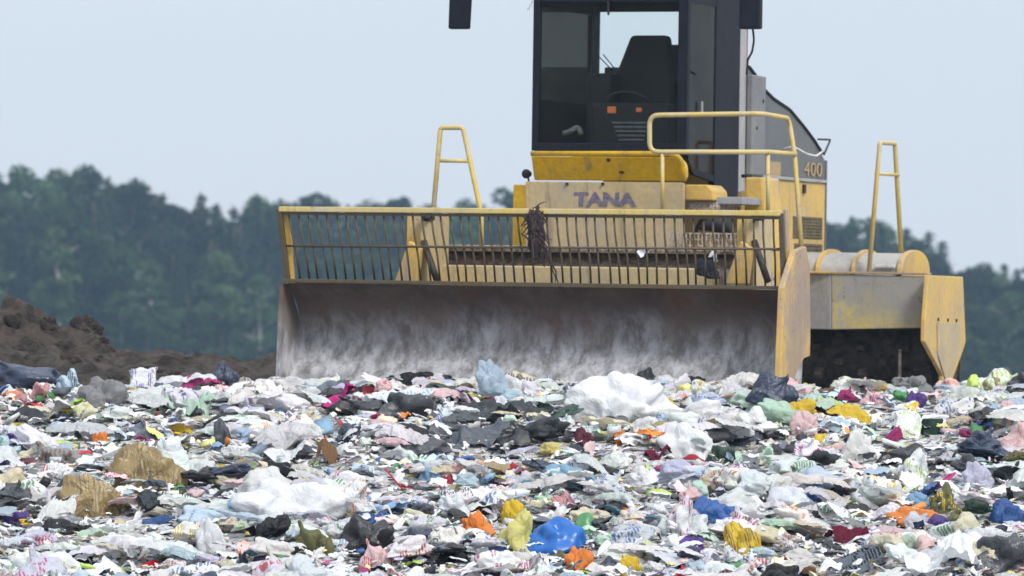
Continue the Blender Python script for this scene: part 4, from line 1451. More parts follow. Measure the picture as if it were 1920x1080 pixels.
    ('rag', 0, 540, 868, 100, 40, 'pale grey', None, 0, 'pale grey cloth', 'pale grey cloth left of the brown paper'),
    ('bin', 1, 655, 835, 66, 38, 'navy', None, 0, 'navy sack', 'navy sack behind the brown paper'),
]
RN = random.Random(2024)
heroes = []
for (kind, k, px, py, w, h, cn, pc, tl, ref, label) in H:
    me = PROTO[kind][k % len(PROTO[kind])]
    d = DIMS[me.name]
    p = ground_hit(px, py - 0.06 * h)
    cap = (39.1 - 0.0011 * (px - 525)) if 500 < px < 1500 else 40.2
    if p.y > cap:
        p = ray(px, py - 0.06 * h, cap)
    s = p.y / F
    W, Hh = w * s, h * s
    sx = W / d[0]
    szz = Hh * 1.22 / d[2]
    if kind in ('tub', 'bottle'):
        szz = sx
    if kind in ('stick', 'board'):
        szz = sx
    tt = math.radians(tl)
    yaw = RN.uniform(-0.3, 0.3) if kind not in ('bottle', 'tub', 'stick', 'board') else RN.uniform(-0.15, 0.15)
    lift = -0.16 * Hh
    tx = 0.0
    if kind == 'board':
        tx, lift = 0.55, Hh * 0.25
        szz = sx
    if kind == 'stick':
        lift = Hh * 0.5 + abs(math.sin(tt)) * W * 0.35
    if kind == 'tub':
        lift = -0.05 * Hh
        yaw = 0.12
    col = PAL[cn] if ref != 'blue sack' else (0.010, 0.115, 0.42)
    j = RN.uniform(0.9, 1.08)
    mat = MB_HARD if ref == 'blue sack' else None
    if 'see-through' in label:
        mat = MB_FILM if 'blue' in label else MB_STREAK
        pc = 'tan' if mat is MB_STREAK else None
        if mat is MB_STREAK:
            col = (0.27, 0.195, 0.085)
    o = place(kind, me, (p.x, p.y + W * 0.15, p.z + lift), (sx, sx * RN.uniform(0.85, 1.1), szz), yaw, (tx, tt, 0), tuple(min(0.85, c * j) for c in col),
              PAL[pc] if pc else None, mat, 'plastic_sack' if ref == 'blue sack' else None)
    tag(o, label, 'sack' if ref == 'blue sack' else KCAT[kind])
    heroes.append((o, ref, px, py, w, h, p.y))

# ------------------------------------------------------------------ rubbish: the rest of the individual pieces
KINDS = [('sheet', 210, (0.20, 0.58)), ('bag', 299, (0.17, 0.54)), ('bin', 70, (0.22, 0.62)), ('rag', 80, (0.14, 0.44)), ('carrier', 280, (0.16, 0.46)), ('film', 285, (0.24, 0.66)), ('paper', 170, (0.10, 0.28)), ('carton', 80, (0.08, 0.20)), ('bottle', 45, (0.08, 0.17))]
WHITES = [('white', 58), ('off-white', 19), ('pale grey', 4), ('cream', 7), ('pale blue', 7), ('pale pink', 6), ('mint', 4), ('lavender', 4)]
DARKS = [('black', 34), ('charcoal', 26), ('navy', 16), ('slate', 18), ('bottle green', 6)]
BRIGHTS = [('yellow', 9), ('lemon', 10), ('red', 8), ('magenta', 6), ('blue', 11), ('sky blue', 10), ('green', 6), ('lime', 7), ('orange', 7), ('purple', 5), ('maroon', 5), ('pink', 8), ('teal', 5), ('tan', 8), ('brown', 6), ('olive', 6)]


def pick(tbl):
    return RN.choices([t[0] for t in tbl], [t[1] for t in tbl])[0]


PRINTS = ['red', 'blue', 'green', 'magenta', 'orange', 'yellow', 'sky blue', 'lime', 'purple', 'navy']
cand = []
for kind, cnt, (s0, s1) in KINDS:
    n = 0
    tries = 0
    S0, S1 = s0, s1
    while n < cnt and tries < 20000:
        tries += 1
        s0, s1 = S0, S1
        Y = RN.uniform(31.9, 39.3) if RN.random() < 0.88 else RN.uniform(38.5, 45.5)
        half = Y * (960 / F) + 0.25
        X = RN.uniform(-half, half)
        foot = kind in ('bag', 'carrier', 'sheet', 'film', 'bin', 'paper') and RN.random() < 0.075
        if foot:
            fp = comp.matrix_world @ Vector((RN.uniform(uL - 0.1, uR + 0.1), RN.uniform(-0.42, -0.2), 0))
            X, Y = fp.x, fp.y
        # nothing inside the machine
        q = comp.matrix_world.inverted() @ Vector((X, Y, 0))
        if -2.2 < q.x < 2.25 and -0.12 < q.y < 6.6:
            continue
        if X < -0.5 and Y > 41.2:
            continue
        if Y > 40.5:
            s1 = 0.3
        if foot:
            s0, s1 = 0.18, 0.48
        W = s0 + (s1 - s0) * RN.random() ** 1.5
        me = RN.choice(PROTO[kind])
        d = DIMS[me.name]
        if kind == 'bin':
            cn = pick(DARKS)
        elif kind == 'film':
            cn = pick(WHITES)
            if W > 0.5 and cn in ('pale pink', 'mint', 'cream', 'lavender', 'pale blue'):
                cn = RN.choice(('white', 'white', 'off-white', 'pale grey'))
        elif kind in ('bag', 'sheet', 'carrier'):
            r = RN.random()
            cn = pick(WHITES) if r < 0.88 else (pick(BRIGHTS) if r < 0.955 else pick(DARKS))
        elif kind == 'bottle':
            cn = pick(BRIGHTS) if RN.random() < 0.5 else pick(WHITES)
        else:
            r = RN.random()
            cn = pick(WHITES) if r < 0.70 else (pick(BRIGHTS) if r < 0.86 else pick(DARKS))
        prn = None
        if kind in ('bag', 'sheet', 'carrier', 'carton', 'paper') and cn in dict(WHITES) and RN.random() < 0.6:
            prn = RN.choice(PRINTS)
        zf = RN.uniform(0.55, 1.0)
        if kind in ('sheet', 'film', 'paper'):
            zf *= 0.75
        hh = W / d[0] * d[2] * zf
        if kind in ('bag', 'carrier'):
            zf *= 1.2
        if kind in ('carton', 'bottle'):
            zf = 1.0
        gz = ground_z(X, Y)
        z = gz - 0.2 * hh + RN.uniform(-0.01, 0.09)
        if kind == 'film':
            z += 0.05
        if kind == 'bin':
            z += 0.04
        cx, by = project((X, Y, z + 0.1 * hh))
        wp, hp = W * F / Y, hh * F / Y
        bad = False
        for (ho, ref, hx, hy, hw, hh_, hY) in heroes:
            if Y < hY + 0.12 and W > 0.0:
                ox = min(cx + wp / 2, hx + hw / 2) - max(cx - wp / 2, hx - hw / 2)
                oy = min(by, hy) - max(by - hp, hy - hh_)
                if ox > 0 and oy > 0 and ox * oy > 0.12 * hw * hh_:
                    bad = True
                    break
        # keep clear of the blade and the drum bay
        if Y > 36.8 and by - hp < (692 if foot else 706) and 525 < cx < 1800:
            bad = True
        if bad:
            continue
        n += 1
        cand.append((kind, me, X, Y, z, W, zf, cn, prn, cx, by, wp, hp, d))

pieces = []
for (kind, me, X, Y, z, W, zf, cn, prn, cx, by, wp, hp, d) in cand:
    sx = W / d[0]
    col = PAL[cn]
    j = RN.uniform(0.82, 1.06)
    mat = None
    if (kind == 'sheet' and prn is None and cn in dict(WHITES) and RN.random() < 0.2) or (kind == 'film' and cn in dict(WHITES) and RN.random() < 0.35):
        mat = MB_FILM
    tl = 0.45 if kind in ('carton', 'bottle') else (0.12 if kind in ('film', 'sheet') else 0.22)
    o = place(kind, me, (X, Y, z), (sx, sx * RN.uniform(0.75, 1.1), sx * zf), RN.choice((0, PI)) + RN.gauss(0, 0.7), (RN.gauss(0.1, tl), RN.gauss(0, tl), 0),
              tuple(min(0.84, c * j * RN.uniform(0.95, 1.05)) for c in col), PAL[prn] if prn else None, mat,
              'drinks_can' if me.name.startswith('drinks') else None)
    form = {'carrier': 'carrier bag', 'film': 'piece of film', 'paper': 'paper scrap', 'bag': 'plastic bag', 'bin': 'bin bag', 'sheet': 'plastic sheet', 'rag': 'rag', 'carton': 'carton', 'bottle': 'bottle'}[kind]
    if me.name.startswith('drinks'):
        form = 'can'
    pieces.append((o, kind, cn, prn, form, cx, by - hp / 2, W, mat is MB_FILM))

GRP = {'carrier': 'carrier bags strewn over the tip', 'film': 'pieces of film strewn over the tip', 'paper': 'paper scraps strewn over the tip', 'bag': 'plastic bags strewn over the tip', 'bin': 'dark bin bags strewn over the tip', 'sheet': 'plastic sheets strewn over the tip', 'rag': 'rags strewn over the tip', 'carton': 'cartons strewn over the tip', 'bottle': 'bottles and cans strewn over the tip'}


def relation(cx, cy, h):
    (_, ref, hx, hy, hw, hh_, _) = h
    dx, dy = cx - hx, cy - (hy - hh_ / 2)
    if abs(dx) > 1.4 * abs(dy):
        return 'left of' if dx < 0 else 'right of'
    return 'in front of' if dy > 0 else 'behind'


labels = {}
for pc_ in pieces:
    o, kind, cn, prn, form, cx, cy, W, film = pc_
    near = sorted(heroes, key=lambda h: math.hypot((cx - h[2]) / (1 + h[4] / 300), (cy - h[3] + h[5] / 2) * 1.3))
    sz = 'big' if W > 0.34 else ('small' if W < 0.21 else '')
    look = ' '.join(t for t in (sz, 'see-through' if film else '', cn, (prn + '-printed') if prn else '', form) if t)
    a, b = near[0], near[1]
    lab = f"{look} {relation(cx, cy, a)} the {a[1]}"
    dist = math.hypot(cx - a[2], cy - a[3])
    labels.setdefault(lab, []).append((dist, o, kind, cx, cy, a, b, look))
used = {}
for lab, lst in labels.items():
    lst.sort(key=lambda t: t[0])
    for i, (dist, o, kind, cx, cy, a, b, look) in enumerate(lst):
        l2 = lab
        if len(lst) > 1:
            l2 = f"{look} {relation(cx, cy, a)} the {a[1]}, {'nearest to it' if i == 0 else ordinal(i + 1) + ' nearest to it'}"
        if len(l2.split()) > 16:
            l2 = l2.replace('piece of ', '').replace('nearest to it', 'nearest')
        if l2 in used:
            l2 += ' again'
        used[l2] = 1
        tag(o, l2, KCAT[kind] if not o.name.startswith('drinks') else 'can', GRP[kind])

# ------------------------------------------------------------------ rubbish: uncountable scraps
def litter(count, seed):
    rn = np.random.default_rng(seed)
    protos = []
    for k in range(20):
        me = sheet(300 + k, n=11, amp=0.8, name='scrap', jag=0.25)
        protos.append(me)
    for k in range(2):
        protos.append(carton(360 + k, (1, 0.6, 0.2), 0.2, 'scrap', 2))
    data = []
    for me in protos:
        co = np.empty(len(me.vertices) * 3)
        me.vertices.foreach_get('co', co)
        co = co.reshape(-1, 3)
        fs = [tuple(p.vertices) for p in me.polygons]
        data.append((co - np.array([0, 0, co[:, 2].mean()]), np.array(fs)))
        bpy.data.meshes.remove(me)
    names = [n for n, _ in WHITES] + [n for n, _ in DARKS] + [n for n, _ in BRIGHTS]
    wts = np.array([w * 0.77 for _, w in WHITES] + [w * 0.11 for _, w in DARKS] + [w * 0.12 / 1.2 for _, w in BRIGHTS])
    wts = wts / wts.sum()
    V, FA, C = [], [], []
    off = 0
    inv = comp.matrix_world.inverted()
    done = 0
    while done < count:
        Y = rn.uniform(30.6, 39.5) if rn.random() < 0.8 else rn.uniform(38.5, 47.5)
        half = Y * (960 / F) + 1.6
        X = rn.uniform(-half, half)
        if X < -0.4 and Y > 41.4:
            continue
        q = inv @ Vector((X, Y, 0))
        inside = -2.1 < q.x < 2.2 and 0.0 < q.y < 6.6
        co, fs = data[rn.integers(len(data))]
        s = 0.05 + 0.17 * rn.random() ** 2.0
        e = Euler((rn.normal(0.1, 0.35), rn.normal(0, 0.35), rn.uniform(0, 2 * PI))).to_matrix()
        R3 = np.array(e)
        z = ground_z(X, Y) + rn.uniform(-0.01, 0.05 if inside else 0.07)
        v = (co * np.array([s, s * rn.uniform(0.6, 1.1), s * rn.uniform(0.6, 1.4)])) @ R3.T + np.array([X, Y, z])
        V.append(v)
        FA.append((fs + off))
        off += len(co)
        col = np.array(PAL[names[rn.choice(len(names), p=wts)]]) * rn.uniform(0.75, 1.06)
        C.append((np.clip(col, 0, 0.84), len(fs)))
        done += 1
    verts = np.concatenate(V)
    flat, starts, tot = [], [], []
    pos = 0
    for f in FA:
        n, k = f.shape
        flat.append(f.ravel())
        starts.append(pos + np.arange(n) * k)
        tot.append(np.full(n, k))
        pos += n * k
    me = bpy.data.meshes.new('litter')
    flat = np.concatenate(flat)
    starts = np.concatenate(starts)
    tot = np.concatenate(tot)
    me.vertices.add(len(verts))
    me.vertices.foreach_set('co', verts.ravel().astype(np.float32))
    me.loops.add(len(flat))
    me.loops.foreach_set('vertex_index', flat.astype(np.int32))
    me.polygons.add(len(starts))
    me.polygons.foreach_set('loop_start', starts.astype(np.int32))
    me.polygons.foreach_set('loop_total', tot.astype(np.int32))
    me.update(calc_edges=True)
    me.validate()
    at = me.attributes.new('tint', 'FLOAT_COLOR', 'FACE')
    cols = np.concatenate([np.tile(np.append(c, 1.0), (n, 1)) for c, n in C]).astype(np.float32)
    at.data.foreach_set('color', cols.ravel())
    m, nt, b = newmat('scraps')
    a = nt.new('ShaderNodeAttribute')
    a.attribute_name = 'tint'
    co = objco(nt)
    n2 = nt.noise(co, 14, 5, 0.7)
    c = nt.mix(nt.math('MULTIPLY', nt.ramp(n2, 0.5, 0.75), 0.4), a.outputs['Color'], (0.17, 0.14, 0.11))
    nt.link(c, b.inputs['Base Color'])
    b.inputs['Roughness'].default_value = 0.5
    nt.link(nt.bump(nt.noise(co, 40, 4, 0.6, 1.0), 0.5, 0.02), b.inputs['Normal'])
    me.materials.append(m)
    o = bpy.data.objects.new('litter', me)
    COL.objects.link(o)
    tag(o, 'small scraps of paper, film and plastic filling the gaps between the bags', 'litter', None, 'stuff')


litter(9500, 5)

# dark tangle of roots and film caught on the rack
so = Vector((3, 4, 5))
vs = []
for v in ICO4[0]:
    p = v.copy()
    r = 1 + 0.5 * noise.noise(p * 1.7 + so) + 0.45 * ridge(p * 3.5 + so) * 0.5 + 0.25 * noise.noise(p * 9 + so)
    q = p * r
    vs.append(Vector((q.x * 0.062, q.y * 0.055, q.z * 0.165 * (1 - 0.15 * p.z))))
mbt = MB()
mbt.add(vs, ICO4[1])
rt = random.Random(9)
for i in range(46):
    a = Vector((rt.uniform(-0.05, 0.05), rt.uniform(-0.05, 0.05), rt.uniform(-0.14, 0.17)))
    b = a + Vector((rt.uniform(-0.09, 0.1), rt.uniform(-0.08, 0.04), rt.uniform(-0.14, 0.06)))
    c = b + Vector((rt.uniform(-0.04, 0.06), 0, rt.uniform(-0.1, 0.02)))
    mbt.tube([a, b, c], [0.008, 0.005, 0.002], 5)
for (x1, z1) in ((0.14, -0.42), (0.2, -0.5), (0.05, -0.3)):
    pts = [Vector((0.02, -0.03, -0.05))]
    for k in range(1, 9):
        t = k / 8
        pts.append(Vector((0.02 + x1 * t + rt.uniform(-0.012, 0.012), -0.03 + 0.02 * t, -0.05 + (z1 + 0.05) * t)))
    mbt.tube(pts, [0.012 - 0.001 * k for k in range(9)], 6)
TANG = simple('root_tangle', (0.045, 0.032, 0.034), 0.95, 0, 0.7, 40, 1.0, 0.01)
o = mbt.build('root_tangle', TANG)
o.location = CW @ M(1005, 430, -0.01)
tag(o, 'dark tangle of roots and torn film hanging from the rack rail', 'tangle')
for k, (px, py, w, cn, lb) in enumerate(((1206, 470, 26, 'white', 'small white rag caught between the rack bars in front of the beam'), (1325, 496, 58, 'charcoal', 'dark heap of cloth caught behind the right part of the rack'), (1333, 480, 26, 'pale grey', 'pale rag hanging over the dark heap of cloth behind the rack'))):
    me = PROTO['rag'][k] if k != 1 else PROTO['bag'][2]
    p = CW @ M(px, py + w * 0.45, 0.30 if k != 0 else 0.09)
    s = w * p.y / F
    o = place('rag', me, p, (s, s * 0.6, s * 1.5), 0.4 * k, (0.2, 0.15 * k, 0), PAL[cn])
    tag(o, lb, 'rag')

# clods on the mound
cl_me = [bag(401 + i, (0.8, 0.6, 0.9, 0.7)[i], False, 2.2, ICO4, 'clod', 0.9) for i in range(4)]
CLP = [(20, 650, 96), (112, 645, 88), (152, 612, 74), (62, 690, 84), (175, 672, 80), (236, 690, 66), (88, 606, 52), (285, 694, 44), (205, 655, 56), (140, 702, 60), (25, 602, 62), (330, 702, 34), (45, 668, 48), (262, 676, 30), (350, 676, 24), (128, 676, 52), (5, 700, 70), (76, 640, 58), (190, 640, 34), (220, 712, 44), (305, 676, 26), (165, 596, 40), (97, 712, 46), (390, 690, 26), (440, 694, 24), (470, 684, 18), (300, 712, 30)]
for i, (px, py, w) in enumerate(CLP):
    Y = 39.0
    while Y < 44:
        p = ray(px, py, Y)
        if p.z <= max(ground_z(p.x, Y), mound_z(p.x, Y) if Y > 40.8 else -9):
            break
        Y += 0.03
    s = w * p.y / F
    o = bpy.data.objects.new('soil_clod', cl_me[i % 4])
    COL.objects.link(o)
    if not cl_me[i % 4].materials:
        cl_me[i % 4].materials.append(M_DIRT)
    o.location = (p.x, p.y + s * 0.2, p.z - s * 0.35)
    o.scale = (s, s, s * 1.1)
    o.rotation_euler = (0.3 * math.sin(i * 3), 0.4 * math.cos(i * 2), i * 1.7)
    sz = 'large' if w > 50 else ('small' if w < 36 else 'middling')
    tag(o, f"{sz} brown soil clod on the mound, {ordinal(sorted(c[0] for c in CLP).index(px) + 1)} from the left", 'clod', 'soil clods on the dirt mound')

# ------------------------------------------------------------------ the wood behind
def leaf_mat(name, c0, c1):
    m, nt, b = newmat(name)
    co = objco(nt)
    oi = nt.new('ShaderNodeObjectInfo')
    n = nt.noise(co, 9.0, 4, 0.6)
    c = nt.mix(nt.ramp(n, 0.32, 0.68), c0, c1)
    c = nt.mix(1.0, c, oi.outputs['Color'], 'MULTIPLY')
    nt.link(c, b.inputs['Base Color'])
    b.inputs['Roughness'].default_value = 0.7
    b.inputs['Specular IOR Level'].default_value = 0.0
    return m


L_SPR = leaf_mat('spruce_needles', (0.014, 0.034, 0.022), (0.034, 0.064, 0.036))
L_PIN = leaf_mat('pine_needles', (0.018, 0.038, 0.024), (0.042, 0.07, 0.038))
L_DEC = leaf_mat('broad_leaves', (0.024, 0.052, 0.024), (0.06, 0.10, 0.044))
BARK = simple('bark', (0.12, 0.085, 0.06), 0.9, 0, 0.4, 10)
BIRCH = simple('birch_bark', (0.4, 0.38, 0.35), 0.8, 0, 0.4, 8)


def quads(cents, sizes, rn, droop=0.0):
    n = len(cents)
    a = rn.normal(size=(n, 3))
    a /= np.linalg.norm(a, axis=1)[:, None]
    b = rn.normal(size=(n, 3))
    b -= a * (a * b).sum(1)[:, None]
    b /= np.linalg.norm(b, axis=1)[:, None]
    s = sizes[:, None]
    P = np.stack([cents - a * s - b * s * 0.6, cents + a * s - b * s * 0.55, cents + a * s + b * s * 0.55, cents - a * s + b * s * 0.55], 1)
    return P.reshape(-1, 3)


def crown_mesh(name, cents, sizes, rn, mat):
    P = quads(np.array(cents), np.array(sizes), rn)
    me = bpy.data.meshes.new(name)
    n = len(P) // 4
    me.vertices.add(len(P))
    me.vertices.foreach_set('co', P.ravel().astype(np.float32))
    me.loops.add(len(P))
    me.loops.foreach_set('vertex_index', np.arange(len(P), dtype=np.int32))
    me.polygons.add(n)
    me.polygons.foreach_set('loop_start', (np.arange(n) * 4).astype(np.int32))
    me.polygons.foreach_set('loop_total', np.full(n, 4, dtype=np.int32))
    me.update(calc_edges=True)
    me.materials.append(mat)
    return me


def trunk_mesh(name, h, r, mat, limbs, rn):
    mb = MB()
    pts = [Vector((0.04 * h * 0.1 * math.sin(k * 1.3), 0.03 * math.cos(k), h * k / 6)) for k in range(7)]
    mb.tube(pts, [r * (1 - 0.13 * k) for k in range(7)], 7)
    for (z, a, L, up) in limbs:
        d = Vector((math.cos(a), math.sin(a), up))
        q = Vector((0, 0, z))
        mb.tube([q, q + d * L * 0.5, q + d * L + Vector((0, 0, 0.1 * L))], [r * 0.4, r * 0.28, r * 0.1], 5)
    me = mb.mesh(name, True)
    me.materials.append(mat)
    return me


def spruce(seed):
    rn = np.random.default_rng(seed)
    c, s = [], []
    Rm = rn.uniform(0.19, 0.26)
    nw = 30
    for k in range(nw):
        t = 0.07 + 0.92 * k / nw
        R = Rm * (1 - t) ** 0.8 * rn.uniform(0.75, 1.15) + 0.006
        nb_ = int(6 + 8 * (1 - t))
        a0 = rn.uniform(0, 6.3)
        for j in range(nb_):
            a = a0 + 2 * PI * j / nb_ + rn.normal(0, 0.2)
            L = R * rn.uniform(0.65, 1.15)
            m = max(6, int(L * 125))
            for i in range(m):
                f = (i + 0.6) / m
                z = t + 0.012 - 0.055 * f * (1 - t) - 0.04 * f * f * L / 0.2 + rn.normal(0, 0.005)
                c.append((L * f * math.cos(a) + rn.normal(0, 0.008), L * f * math.sin(a) + rn.normal(0, 0.008), z))
                s.append(rn.uniform(0.0075, 0.0145) * (1.1 - 0.4 * f))
    for k in range(14):
        c.append((rn.normal(0, 0.004), rn.normal(0, 0.004), 0.95 + 0.05 * k / 14))
        s.append(0.010)
    return crown_mesh('crown', c, s, rn, L_SPR), trunk_mesh('trunk', 0.97, 0.013, BARK, [], rn)


def clustered(seed, clusters, per, mat, leaf, bark, limbs, tr):
    rn = np.random.default_rng(seed)
    c, s = [], []
    for (x, y, z, r) in clusters(rn):
        d = rn.normal(size=(per, 3))
        d /= np.linalg.norm(d, axis=1)[:, None]
        rad = r * rn.uniform(0.35, 1.05, size=(per, 1)) ** 0.6
        q = d * rad * np.array([1, 1, 0.75]) + np.array([x, y, z])
        c += q.tolist()
        s += (rn.uniform(0.7, 1.25, per) * leaf).tolist()
    return crown_mesh('crown', c, s, rn, mat), trunk_mesh('trunk', tr, 0.016, bark, limbs(rn), rn)


def dec_cl(rn):
    out = []
    for k in range(46):
        t = rn.uniform(0.12, 1.0)
        R = 0.21 * math.sin(PI * min(1, 0.12 + 0.86 * t)) ** 0.6
        a = rn.uniform(0, 6.3)
        f = rn.uniform(0.3, 1.0)
        out.append((R * f * math.cos(a), R * f * math.sin(a), t * 0.93 + 0.02, rn.uniform(0.045, 0.085)))
    return out


def birch_cl(rn):
    out = []
    for k in range(52):
        t = rn.uniform(0.14, 1.0)
        R = 0.15 * math.sin(PI * min(1, 0.15 + 0.84 * t)) ** 0.7
        a = rn.uniform(0, 6.3)
        f = rn.uniform(0.2, 1.0)
        out.append((R * f * math.cos(a), R * f * math.sin(a), t * 0.94 + 0.02, rn.uniform(0.03, 0.06)))
    return out


def pine_cl(rn):
    out = []
    for k in range(34):
        t = rn.uniform(0.48, 1.0)
        R = 0.15 * (1.05 - abs(t - 0.72) * 1.8)
        a = rn.uniform(0, 6.3)
        f = rn.uniform(0.2, 1.0)
        out.append((R * f * math.cos(a), R * f * math.sin(a), t * 0.96, rn.uniform(0.03, 0.06)))
    return out


def limbs_std(z0, z1, n, L):
    return lambda rn: [(rn.uniform(z0, z1), rn.uniform(0, 6.3), L * rn.uniform(0.7, 1.2), rn.uniform(0.2, 0.9)) for _ in range(n)]


TREES = {
    'spruce': [spruce(900 + i) for i in range(4)],
    'pine': [clustered(920 + i, pine_cl, 170, L_PIN, 0.009, BARK, limbs_std(0.5, 0.9, 12, 0.12), 0.95) for i in range(3)],
    'broadleaf': [clustered(940 + i, dec_cl, 160, L_DEC, 0.0095, BARK, limbs_std(0.2, 0.8, 14, 0.14), 0.85) for i in range(3)],
    'birch': [clustered(960 + i, birch_cl, 130, L_DEC, 0.008, BIRCH, limbs_std(0.25, 0.85, 14, 0.10), 0.92) for i in range(2)],
}
SKY = [(-500, 300), (-200, 306), (0, 326), (60, 320), (110, 330), (150, 318), (200, 334), (240, 332), (270, 352), (300, 366), (340, 380), (380, 378), (420, 390), (460, 378), (490, 364), (520, 382), (560, 384), (590, 378), (640, 390), (700, 390), (750, 374), (790, 374), (830, 394),
       (870, 378), (910, 390), (945, 360), (980, 374), (1200, 390), (1400, 395), (1565, 404), (1600, 414), (1640, 404), (1680, 428), (1720, 432), (1760, 452), (1790, 480), (1820, 500), (1850, 484), (1880, 498), (1905, 518), (1930, 492), (1990, 470), (2300, 440), (2600, 430)]


def sky_y(px):
    for (a, ya), (b, yb) in zip(SKY, SKY[1:]):
        if a <= px <= b:
            return ya + (yb - ya) * (px - a) / (b - a)
    return 400


TR = random.Random(77)
rows = [(575, 0.40, 0.62, ['broadleaf', 'broadleaf', 'spruce', 'birch'], 3.6), (590, 0.55, 0.76, ['broadleaf', 'spruce', 'birch', 'spruce'], 3.4), (612, 0.68, 0.90, ['spruce', 'broadleaf', 'spruce', 'pine'], 3.2),
        (640, 0.84, 1.0, ['spruce', 'spruce', 'spruce', 'pine', 'broadleaf'], 2.4), (672, 0.93, 1.03, ['spruce', 'spruce', 'broadleaf', 'pine', 'broadleaf'], 2.4)]
ROWN = ['front', 'second', 'middle', 'fourth', 'back']
BASE = -8.4
for ri, (D, f0, f1, kinds, gap) in enumerate(rows):
    half = D * 960 / F + 9.0
    x = -half
    row = []
    while x < half:
        Y = D + TR.uniform(-7, 7)
        px = 960 + F * x / Y
        top = HC + (HOR - sky_y(px) + 8) * Y / F
        kd = TR.choice(kinds)
        hfull = top - BASE
        h = hfull * TR.uniform(f0, f1)
        row.append((x, Y, kd, h))
        x += gap * TR.uniform(0.75, 1.25)
    cnt = {}
    for (x, Y, kd, h) in row:
        cr_me, tr_me = TR.choice(TREES[kd])
        e = bpy.data.objects.new(kd + '_tree', None)
        COL.objects.link(e)
        e.location = (x, Y, BASE)
        wsc = (1.0 if kd != 'spruce' else 1.05) * (25 * 0.5 + h * 0.5)
        e.scale = (wsc, wsc, h)
        e.rotation_euler.z = TR.uniform(0, 6.3)
        c = bpy.data.objects.new('crown', cr_me)
        COL.objects.link(c)
        c.parent = e
        t = bpy.data.objects.new('trunk', tr_me)
        COL.objects.link(t)
        t.parent = e
        k = TR.uniform(0.6, 1.15)
        if kd in ('broadleaf', 'birch'):
            k *= TR.uniform(1.0, 1.6)
        c.color = (k * TR.uniform(0.9, 1.15), k, k * TR.uniform(0.85, 1.05), 1)
        cnt[kd] = cnt.get(kd, 0) + 1
        w = {'spruce': 'dark spruce', 'pine': 'bare-stemmed pine', 'broadleaf': 'rounded broadleaf', 'birch': 'slim birch'}[kd]
        tag(e, f"{w} in the wood's {ROWN[ri]} row, {ordinal(cnt[kd])} such from the left", 'tree', 'trees of the wood behind the tip')

# the same wood running on to both sides, beyond the picture: one mass
V, Cn = [], []
rnw = np.random.default_rng(8)
crowns = []
for kd in ('spruce', 'spruce', 'pine', 'broadleaf', 'broadleaf'):
    for cr_me, _t in TREES[kd][:2]:
        co = np.empty(len(cr_me.vertices) * 3)
        cr_me.vertices.foreach_get('co', co)
        crowns.append(co.reshape(-1, 4, 3)[::2])
for sgn in (-1, 1):
    for D in (586, 618, 655, 690):
        x = D * 960 / F + 11.0
        while x < D * 960 / F + 85:
            q = crowns[rnw.integers(len(crowns))]
            h = rnw.uniform(0.7, 1.0) * (26 if sgn < 0 else 22)
            ctr = q.mean(1, keepdims=True)
            q2 = (ctr + (q - ctr) * 1.4) * np.array([25.0, 25.0, h]) + np.array([sgn * x, D + rnw.uniform(-7, 7), BASE])
            V.append(q2.reshape(-1, 3))
            x += rnw.uniform(3.0, 5.2)
P = np.concatenate(V)
me = bpy.data.meshes.new('far_wood')
n = len(P) // 4
me.vertices.add(len(P))
me.vertices.foreach_set('co', P.ravel().astype(np.float32))
me.loops.add(len(P))
me.loops.foreach_set('vertex_index', np.arange(len(P), dtype=np.int32))
me.polygons.add(n)
me.polygons.foreach_set('loop_start', (np.arange(n) * 4).astype(np.int32))
me.polygons.foreach_set('loop_total', np.full(n, 4, dtype=np.int32))
me.update(calc_edges=True)
me.materials.append(leaf_mat('far_leaves', (0.018, 0.042, 0.023), (0.045, 0.08, 0.04)))
o = bpy.data.objects.new('far_wood', me)
COL.objects.link(o)
o.color = (0.85, 0.85, 0.85, 1)
tag(o, 'dense far wood continuing the tree line to both sides', 'wood', None, 'stuff')

# ------------------------------------------------------------------ air
hb = MB().box((-190, -6, -11), (190, 740, 38))
hz_ = hb.build('haze', None) if False else None
me = hb.mesh('haze')
ho = bpy.data.objects.new('haze', me)
COL.objects.link(ho)
m = bpy.data.materials.new('air')
m.use_nodes = True
nt = NT(m)
nt.n.remove(nt.n['Principled BSDF'])
pv = nt.new('ShaderNodeVolumePrincipled')
pv.inputs['Color'].default_value = (0.50, 0.72, 1.0, 1)
pv.inputs['Density'].default_value = 0.00029
pv.inputs['Anisotropy'].default_value = 0.2
nt.link(pv.outputs[0], nt.n['Material Output'].inputs['Volume'])
me.materials.append(m)
ho['kind'] = 'stuff'
ho['label'] = 'thin blue haze in the air between the tip and the wood'
ho['category'] = 'haze'

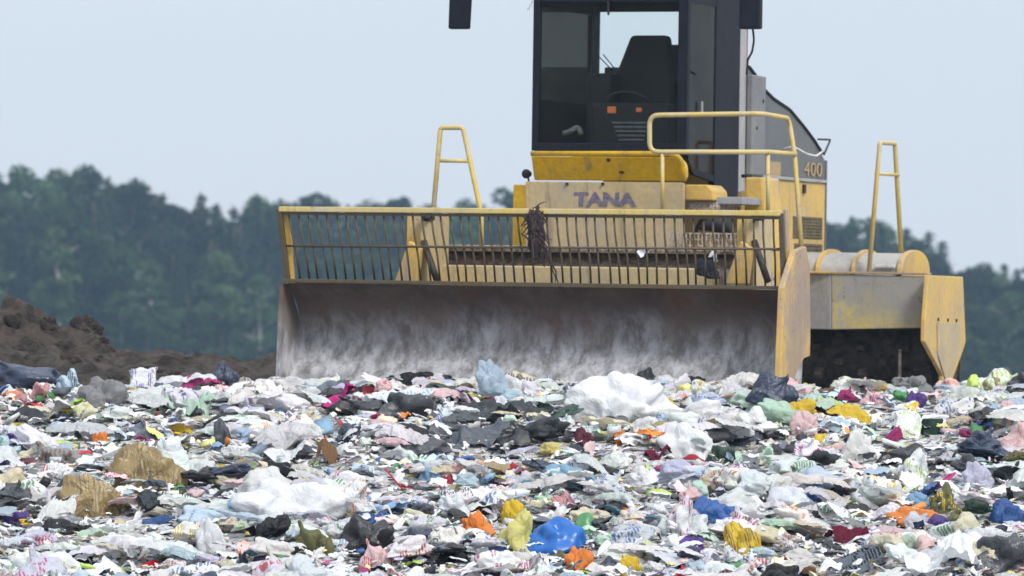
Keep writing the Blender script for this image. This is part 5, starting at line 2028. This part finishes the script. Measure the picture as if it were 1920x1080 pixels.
# ------------------------------------------------------------------ sky, sun, camera
SUN = Vector((0.55, -0.80, 0.88)).normalized()
wd = bpy.data.worlds.new('World')
S.world = wd
wd.use_nodes = True
nt = NT(wd)
bg = nt.n['Background']
st = nt.new('ShaderNodeTexSky')
st.sky_type = 'NISHITA'
st.sun_disc = False
st.sun_elevation = math.asin(SUN.z)
st.sun_rotation = math.atan2(SUN.x, SUN.y)
st.air_density = 1.0
st.dust_density = 2.0
st.ozone_density = 1.5
# a thin even cloud layer over the clear sky
cloud = nt.noise(nt.mapping(nt.new('ShaderNodeTexCoord').outputs['Generated'], (1, 1, 3)), 2.0, 4, 0.5)
ccol = nt.mix(nt.ramp(cloud, 0.35, 0.65), (6.5, 7.1, 7.9), (6.85, 7.4, 8.05))
sepz = nt.new('ShaderNodeSeparateXYZ')
nt.link(nt.new('ShaderNodeTexCoord').outputs['Generated'], sepz.inputs[0])
ccol = nt.mix(1.0, ccol, nt.mix(nt.ramp(sepz.outputs['Z'], 0.08, 0.9), (1, 1, 1), (1.75, 1.72, 1.66)), 'MULTIPLY')
c = nt.mix(0.88, st.outputs[0], ccol)
nt.link(c, bg.inputs['Color'])
bg.inputs['Strength'].default_value = 0.118
sd = bpy.data.lights.new('sun', 'SUN')
sd.energy = 3.0
sd.angle = math.radians(16)
sd.color = (1.0, 0.955, 0.89)
so_ = bpy.data.objects.new('sun', sd)
COL.objects.link(so_)
so_.rotation_euler = (-SUN).to_track_quat('-Z', 'Y').to_euler()
so_.location = SUN * 50

cam = bpy.data.cameras.new('camera')
cam.sensor_width = 36.0
cam.lens = 36.0 * F / 1920.0
cam.shift_y = (HOR - 540.0) / 1920.0
cam.clip_start = 0.5
cam.clip_end = 6000
cam.dof.use_dof = True
cam.dof.focus_distance = 34.0
cam.dof.aperture_fstop = 4.4
co_ = bpy.data.objects.new('camera', cam)
COL.objects.link(co_)
co_.location = (0, 0, HC)
co_.rotation_euler = (PI / 2, 0, 0)
S.camera = co_

S.view_settings.view_transform = 'Standard'
S.view_settings.look = 'None'
S.view_settings.exposure = 0.0
S.view_settings.gamma = 1.0
S.cycles.use_denoising = True
S.cycles.max_bounces = 8
S.cycles.transparent_max_bounces = 24
S.cycles.volume_bounces = 1
